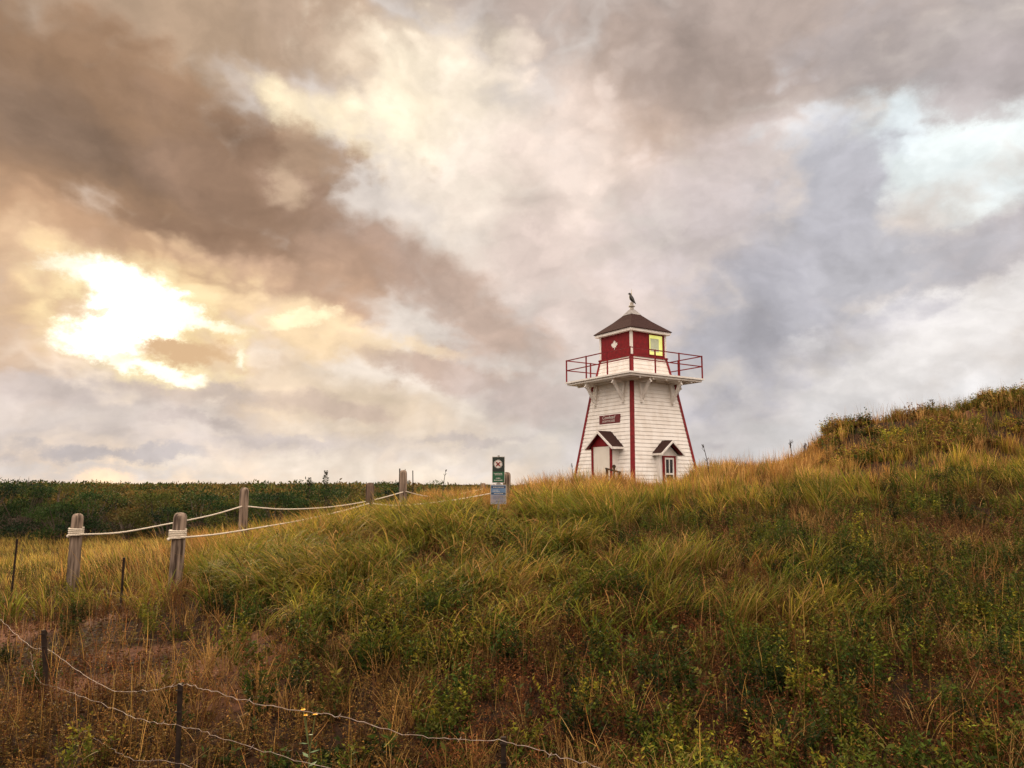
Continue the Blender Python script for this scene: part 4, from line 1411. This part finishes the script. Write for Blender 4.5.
weed(703, 445, 17.5, 'dark curved dead weed on the skyline right of the lighthouse', 1, .14, .04)
weed(790, 441, 19.5, 'dark bushy dead weed on the skyline, first left of the right mound', 2, .03, .10)
weed(805, 444, 19.3, 'small dark dead weed nearest the right mound on the skyline', 3, -.05, .08)
weed(446, 470, 19.5, 'tall thin dead weed leaning left on the skyline between crest post and sign', 4, -.10, .02)
weed(572, 464, 25, 'spindly dead weed standing just left of the lighthouse base', 5, .02, .06)
weed(932, 400, 20.0, 'dark tufted weed on top of the right mound left of the bare notch', 6, .03, .09)

# ------------------------------------------------------------------ sky
w = bpy.data.worlds.new('World')
scene.world = w
w.use_nodes = True
nt = w.node_tree
N_ = nt.nodes
bg = N_['Background']
SUN_AZ, SUN_EL = azel(150, 312)
sky = N_.new('ShaderNodeTexSky')
sky.sky_type = 'NISHITA'
sky.sun_disc = False
sky.sun_elevation = SUN_EL
sky.sun_rotation = SUN_AZ
tc = N_.new('ShaderNodeTexCoord')
sep = N_.new('ShaderNodeSeparateXYZ')
nt.links.new(tc.outputs['Generated'], sep.inputs[0])


def math_(op, a, b=None, clamp=False):
    n = N_.new('ShaderNodeMath'); n.operation = op; n.use_clamp = clamp
    for i, x in enumerate((a, b)):
        if x is None: continue
        if isinstance(x, (int, float)): n.inputs[i].default_value = x
        else: nt.links.new(x, n.inputs[i])
    return n.outputs[0]


az = math_('ARCTAN2', sep.outputs['X'], sep.outputs['Y'])
el = math_('ARCSINE', sep.outputs['Z'])
uv = N_.new('ShaderNodeCombineXYZ')
nt.links.new(az, uv.inputs[0]); nt.links.new(el, uv.inputs[1])


def noise(vec, scale, detail, rough=.55, stretch=None, off=(0, 0, 0)):
    mp = N_.new('ShaderNodeMapping')
    mp.inputs['Scale'].default_value = stretch or (1, 1, 1)
    mp.inputs['Location'].default_value = off
    nt.links.new(vec, mp.inputs['Vector'])
    n = N_.new('ShaderNodeTexNoise'); n.noise_dimensions = '2D'
    n.inputs['Scale'].default_value = scale; n.inputs['Detail'].default_value = detail; n.inputs['Roughness'].default_value = rough
    nt.links.new(mp.outputs['Vector'], n.inputs['Vector'])
    return n


def vmath(op, a, b):
    n = N_.new('ShaderNodeVectorMath'); n.operation = op
    for i, x in enumerate((a, b)):
        if isinstance(x, tuple): n.inputs[i].default_value = x
        else: nt.links.new(x, n.inputs[i])
    return n.outputs[0]


def warp(vec, scale, amp, detail, off, stretch=(1, 1.4, 1), rough=.55):
    n = noise(vec, scale, detail, rough, stretch, off)
    d = vmath('SUBTRACT', n.outputs['Color'], (.5, .5, .5))
    d = vmath('MULTIPLY', d, (amp, amp * .75, 0))
    return vmath('ADD', vec, d)


UV = uv.outputs[0]
W1 = warp(UV, 4.0, .13, 6, (3.1, 1.7, 0), rough=.56)            # soft billows
W2 = warp(UV, 7.5, .125, 8, (7.7, 4.1, 0), rough=.64)           # ragged edges
W3 = warp(UV, 16.0, .070, 7, (2.2, 9.3, 0), rough=.68)          # fine torn edges


def turned(W, deg):
    """the same coordinates turned by an angle"""
    c_, s_ = math.cos(R(deg)), math.sin(R(deg))
    d1 = N_.new('ShaderNodeVectorMath'); d1.operation = 'DOT_PRODUCT'; d1.inputs[1].default_value = (c_, s_, 0)
    d2 = N_.new('ShaderNodeVectorMath'); d2.operation = 'DOT_PRODUCT'; d2.inputs[1].default_value = (-s_, c_, 0)
    nt.links.new(W, d1.inputs[0]); nt.links.new(W, d2.inputs[0])
    cb_ = N_.new('ShaderNodeCombineXYZ')
    nt.links.new(d1.outputs['Value'], cb_.inputs[0]); nt.links.new(d2.outputs['Value'], cb_.inputs[1])
    return cb_.outputs[0]


TURNS = (-24, -10, 0, 16, 36)
TW = {}


def ramp(v, a, b_, lo=0., hi=1.):
    n = N_.new('ShaderNodeMapRange'); n.interpolation_type = 'SMOOTHSTEP'
    n.inputs['From Min'].default_value = a; n.inputs['From Max'].default_value = b_
    n.inputs['To Min'].default_value = lo; n.inputs['To Max'].default_value = hi
    nt.links.new(v, n.inputs['Value'])
    return n.outputs['Result']


def mixc(f, a, b_, mode='MIX'):
    n = N_.new('ShaderNodeMixRGB'); n.blend_type = mode
    for i, x in enumerate((f, a, b_)):
        if isinstance(x, float): n.inputs[i].default_value = x
        elif isinstance(x, tuple): n.inputs[i].default_value = (*x, 1)
        else: nt.links.new(x, n.inputs[i])
    return n.outputs['Color']


# thin blue Nishita sky, veiled everywhere by high cloud
base = mixc(.90, mixc(1.0, sky.outputs['Color'], (.10, .10, .10), 'MULTIPLY'), lin((222, 209, 199)))
colr = base
# soft masses: px, py, rx, ry, rotation(deg, counter-clockwise), inner, colour, opacity, warp
BR = [
    # general tone regions
    (120, 430, 420, 90, 0, .2, (199, 188, 184), .9, W1),
    (80, 240, 300, 150, -10, .3, (198, 163, 134), .9, W1),
    (330, 440, 220, 66, 0, .1, (218, 203, 190), .7, W1),
    (330, 484, 360, 26, 0, .1, (228, 211, 192), .75, W1),
    (800, 420, 420, 140, 0, .2, (206, 203, 203), .9, W1),
    (590, 330, 260, 150, 0, .1, (204, 190, 182), .85, W1),
    # top masses
    (170, 0, 340, 100, 0, .5, (176, 150, 126), .98, W1),
    (330, 40, 140, 60, -10, .2, (188, 163, 142), .85, W1),
    (490, -14, 170, 46, 0, .2, (180, 161, 150), .9, W1),
    (760, 10, 340, 120, 0, .5, (182, 165, 156), .98, W1),
    (650, 110, 130, 100, -24, .3, (193, 169, 153), .95, W1),
    (690, 60, 130, 84, -10, .2, (172, 155, 146), .9, W1),
    (1000, 50, 170, 84, 0, .5, (183, 173, 170), .98, W2),
    (870, 60, 90, 60, -24, .3, (175, 164, 161), .9, W2),
    # bright cream field
    (440, 110, 130, 100, -24, .3, (247, 231, 208), 1.0, W2),
    (480, 190, 130, 130, -24, .3, (243, 228, 212), .95, W1),
    (560, 180, 100, 150, -10, .1, (228, 209, 197), .85, W1),
    (570, 270, 160, 80, -24, .1, (219, 200, 191), .8, W1),
    (400, 100, 60, 60, 0, .1, (246, 229, 200), .6, W2),
    # upper right: pale gap, lavender masses
    (740, 190, 150, 90, 16, .2, (210, 197, 194), .8, W1),
    (965, 150, 160, 74, -10, .3, (236, 243, 242), 1.0, W2),
    (895, 125, 44, 36, -24, .3, (229, 237, 240), .9, W2),
    (1000, 72, 90, 40, -10, .35, (173, 163, 162), .95, W2),
    (965, 108, 46, 18, -24, .2, (186, 177, 176), .8, W3),
    (1000, 185, 70, 20, -24, .1, (238, 245, 246), .8, W3),
    (970, 330, 150, 76, 16, .3, (229, 224, 221), .95, W1),
    (910, 318, 70, 24, 16, .3, (238, 233, 229), .85, W2),
    (845, 190, 52, 76, 16, .4, (190, 189, 196), .95, W2),
    (800, 265, 120, 96, 36, .4, (182, 180, 186), .95, W2),
    (700, 250, 90, 80, 36, .1, (200, 188, 186), .8, W1),
    (750, 330, 130, 76, 36, .4, (176, 174, 181), .9, W2),
    (1000, 235, 150, 36, 16, .45, (191, 184, 185), 1.0, W2),
    (885, 272, 110, 44, 16, .4, (181, 179, 184), .95, W2),
    (850, 345, 100, 26, 16, .2, (196, 191, 194), .7, W2),
    (810, 345, 30, 16, 16, .1, (216, 212, 212), .7, W3),
    # upper left
    (70, 36, 80, 44, 0, .2, (180, 153, 130), .85, W1),
    (110, 150, 270, 104, -16, .55, (156, 125, 100), 1.0, W2),
    (50, 125, 160, 50, -10, .2, (135, 112, 95), .9, W1),
    (220, 175, 120, 56, -24, .2, (143, 117, 99), .9, W1),
    (285, 210, 130, 78, -24, .5, (152, 123, 102), .97, W2),
    (210, 245, 150, 40, -10, .35, (146, 117, 96), .95, W1),
    (405, 270, 140, 56, -24, .15, (188, 160, 143), .95, W2),
    (340, 262, 90, 40, -24, .3, (172, 142, 121), .9, W1),
    (480, 322, 100, 38, -24, .3, (195, 171, 156), .9, W2),
    (278, 96, 62, 26, -24, .05, (248, 229, 194), 1.0, W2),
    (325, 108, 70, 28, -10, .05, (243, 225, 194), .9, W2),
    (345, 60, 50, 30, -10, .1, (222, 200, 176), .7, W2),
    (316, 152, 46, 28, -24, .3, (176, 147, 123), .9, W3),
    (288, 188, 22, 26, 36, .05, (206, 178, 150), .7, W3),
    # below the dark mass
    (70, 232, 190, 24, -10, .35, (186, 150, 120), .95, W1),
    (30, 258, 110, 26, 0, .3, (204, 168, 136), .9, W1),
    (15, 320, 62, 80, 0, .3, (198, 168, 143), .9, W1),
    (290, 284, 140, 32, -10, .35, (190, 157, 132), .95, W1),
    # light around the sun gap
    (150, 325, 170, 84, -10, .2, (232, 197, 155), .9, W1),
    (150, 318, 112, 58, -10, .2, (252, 220, 164), .95, W2),
    (325, 335, 120, 36, -10, .3, (237, 209, 170), .95, W2),
    (300, 318, 44, 9, 16, .3, (255, 233, 192), .95, W3),
    (345, 400, 180, 38, -10, .3, (230, 208, 182), .9, W1),
    (450, 372, 120, 24, -10, .4, (192, 168, 153), .95, W2),
    (345, 408, 90, 17, -10, .3, (206, 184, 168), .85, W2),
    (520, 400, 110, 32, -10, .3, (200, 185, 178), .8, W1),
    (60, 388, 110, 26, 0, .35, (202, 188, 181), .9, W2),
    (215, 394, 46, 18, 0, .4, (203, 186, 174), .9, W3),
    (110, 424, 180, 16, 0, .2, (212, 199, 190), .75, W1),
    (420, 478, 60, 9, 0, .2, (234, 217, 196), .75, W2),
    (300, 466, 200, 16, 0, .2, (233, 218, 201), .8, W3),
    (110, 452, 120, 9, 0, .3, (186, 178, 178), .8, W3),
    (260, 440, 80, 8, 0, .3, (203, 190, 184), .75, W3),
    (90, 470, 140, 8, 0, .2, (214, 204, 198), .7, W3),
    (200, 420, 60, 9, -10, .3, (196, 182, 175), .8, W3),
    (330, 428, 90, 8, 0, .2, (228, 210, 190), .75, W3),
    (470, 440, 100, 9, 0, .2, (196, 184, 179), .7, W3),
    (410, 345, 70, 10, -10, .2, (236, 212, 180), .7, W3),
    (900, 420, 120, 14, 16, .2, (222, 220, 220), .6, W2),
]
SUNB = [   # the gap itself: yellow rims first, then the burnt-out middle
    (117, 285, 86, 36, -10, .1, (255, 236, 188), .95, W3, 1.05),
    (122, 330, 82, 48, 0, .1, (255, 235, 186), .95, W3, 1.05),
    (197, 322, 73, 18, -10, .1, (255, 232, 180), .95, W3, 1.05),
    (162, 374, 71, 16, 0, .1, (255, 234, 186), .95, W3, 1.05),
    (235, 358, 17, 26, 0, .1, (255, 234, 186), .9, W3, 1.05),
    (89, 273, 49, 14, -10, .25, (255, 249, 228), 1.0, W3, 1.25),
    (129, 290, 46, 26, -24, .35, (255, 249, 230), 1.0, W3, 2.2),
    (137, 318, 49, 28, 0, .35, (255, 249, 232), 1.0, W3, 3.4),
    (103, 342, 44, 22, 0, .35, (255, 249, 230), 1.0, W3, 2.4),
    (193, 320, 53, 10, -10, .25, (255, 248, 226), 1.0, W3, 1.3),
    (147, 370, 53, 9, -10, .25, (255, 248, 226), 1.0, W3, 1.4),
    (175, 377, 29, 7, 0, .25, (255, 248, 226), 1.0, W3, 1.3),
    (235, 356, 9, 15, 0, .2, (255, 248, 222), 1.0, W3, 1.15),
]
AFT = [(180, 350, 56, 13, 0, .45, (224, 187, 146), 1.0, W3), (236, 366, 24, 8, 0, .1, (234, 203, 168), .85, W3), (104, 312, 14, 7, 0, .2, (232, 196, 154), .8, W3), (74, 306, 26, 18, 16, .1, (220, 184, 148), .85, W3)]


vo = N_.new('ShaderNodeTexVoronoi'); vo.voronoi_dimensions = '2D'; vo.feature = 'SMOOTH_F1'
vo.inputs['Scale'].default_value = 8.0; vo.inputs['Detail'].default_value = 2.0; vo.inputs['Roughness'].default_value = .55
vo.inputs['Lacunarity'].default_value = 2.3; vo.inputs['Smoothness'].default_value = .35
mpv = N_.new('ShaderNodeMapping'); mpv.inputs['Scale'].default_value = (1, 1.5, 1)
nt.links.new(W1, mpv.inputs['Vector']); nt.links.new(mpv.outputs['Vector'], vo.inputs['Vector'])
BILLOW = math_('MULTIPLY', math_('SUBTRACT', vo.outputs['Distance'], .655), .60)     # rounded heads on the cloud edges


def brush(colr, px, py, rx, ry, rot, inner, c, op, W, gain=1.0):
    a, e = azel(px, py)
    c_, s_ = math.cos(R(rot)), math.sin(R(rot))
    ca, ce = a * c_ + e * s_, -a * s_ + e * c_
    ma = N_.new('ShaderNodeVectorMath'); ma.operation = 'MULTIPLY_ADD'
    ma.inputs[1].default_value = (F / rx, F / ry, 0)
    ma.inputs[2].default_value = (-ca * F / rx, -ce * F / ry, 0)
    nt.links.new(W, ma.inputs[0])
    ln = N_.new('ShaderNodeVectorMath'); ln.operation = 'LENGTH'
    nt.links.new(ma.outputs[0], ln.inputs[0])
    f = ramp(math_('ADD', ln.outputs['Value'], BILLOW), 1.18, inner, 0, op)
    return mixc(f, colr, tuple(x * gain for x in lin(c)))


def paint(L):
    """lay the cloud masses one over the other; the running colour is handed on with nil weight so that the shader is evaluated mass by mass"""
    global colr
    for i in range(0, len(L), 8):
        ww = {}
        for b_ in L[i:i + 8]:
            b_ = list(b_)
            rot = min(TURNS, key=lambda t: abs(t - b_[4]))
            kk = (id(b_[8]), rot)
            if kk not in TW: TW[kk] = turned(b_[8], rot)
            if kk not in ww: ww[kk] = vmath('ADD', TW[kk], vmath('MULTIPLY', colr, (1e-9, 1e-9, 1e-9)))
            b_[8] = ww[kk]; b_[4] = rot
            colr = brush(colr, *b_)


paint(BR)
# billows: each puff is brighter on the side that faces the sun gap
def relief(W, scale, detail, off, step, gain, lo, hi):
    global colr
    n0 = noise(W, scale, detail, .53, (1, 1.45, 1), off)
    n1 = noise(vmath('ADD', W, (-step, -step * .55, 0)), scale, detail, .53, (1, 1.45, 1), off)
    d = math_('SUBTRACT', n0.outputs['Fac'], n1.outputs['Fac'])
    f = math_('MINIMUM', math_('MAXIMUM', math_('ADD', math_('MULTIPLY', d, gain), 1.05), lo), hi)
    colr = mixc(1.0, colr, f, 'MULTIPLY')
    return n0


relief(W1, 4.2, 5, (1.3, 8.2, 0), .040, .95, .85, 1.24)
colr = mixc(1.0, colr, ramp(BILLOW, .14, -.16, .96, 1.05), 'MULTIPLY')
g1 = relief(W2, 9, 4, (9.3, 2.2, 0), .018, .42, .90, 1.13)
paint(SUNB)
paint(AFT)
# unseen dome behind and overhead, cloud brightened to light the lighthouse front
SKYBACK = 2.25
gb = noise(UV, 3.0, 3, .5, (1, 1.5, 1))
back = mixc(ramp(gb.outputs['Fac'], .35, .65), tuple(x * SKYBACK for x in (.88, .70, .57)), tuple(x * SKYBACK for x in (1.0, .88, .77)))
back = mixc(1.0, back, ramp(el, -.05, 1.0, .35, 1.55), 'MULTIPLY')       # dimmed low and raised overhead to top-light the grass
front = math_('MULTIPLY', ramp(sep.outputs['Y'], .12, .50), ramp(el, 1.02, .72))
scl = N_.new('ShaderNodeVectorMath'); scl.operation = 'SCALE'
scl.inputs['Scale'].default_value = 10.0
nt.links.new(colr, scl.inputs[0])
nt.links.new(scl.outputs[0], bg.inputs['Color'])
bg.inputs['Strength'].default_value = .10
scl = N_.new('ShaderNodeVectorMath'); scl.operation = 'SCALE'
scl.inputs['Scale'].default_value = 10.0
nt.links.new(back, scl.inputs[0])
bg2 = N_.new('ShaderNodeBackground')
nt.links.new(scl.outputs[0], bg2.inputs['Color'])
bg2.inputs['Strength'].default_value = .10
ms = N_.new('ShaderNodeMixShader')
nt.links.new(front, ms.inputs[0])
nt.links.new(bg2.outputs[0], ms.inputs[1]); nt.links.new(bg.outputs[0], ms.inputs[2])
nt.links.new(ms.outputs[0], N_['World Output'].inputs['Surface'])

# ------------------------------------------------------------------ sun
sl = bpy.data.lights.new('Sun', 'SUN')
sl.energy = 4.2
sl.angle = R(7)
sl.color = (1.0, .76, .46)
so = bpy.data.objects.new('Sun', sl)
col.objects.link(so)
sd_ = Vector((math.sin(SUN_AZ) * math.cos(SUN_EL), math.cos(SUN_AZ) * math.cos(SUN_EL), math.sin(SUN_EL)))
so.rotation_euler = sd_.to_track_quat('Z', 'Y').to_euler()
so.location = sd_ * 50

# ------------------------------------------------------------------ camera
cam = bpy.data.cameras.new('Camera')
cam.sensor_width = 36
cam.lens = 36 * F / 1024
cam.clip_start = .05
cam.clip_end = 6000
co = bpy.data.objects.new('Camera', cam)
co.location = (0, 0, ZC)
co.rotation_euler = (R(90) + PITCH, 0, 0)
col.objects.link(co)
scene.camera = co
scene.view_settings.view_transform = 'Standard'
scene.view_settings.look = 'None'
scene.view_settings.exposure = 0
scene.view_settings.gamma = 1
scene.view_settings.use_curve_mapping = False
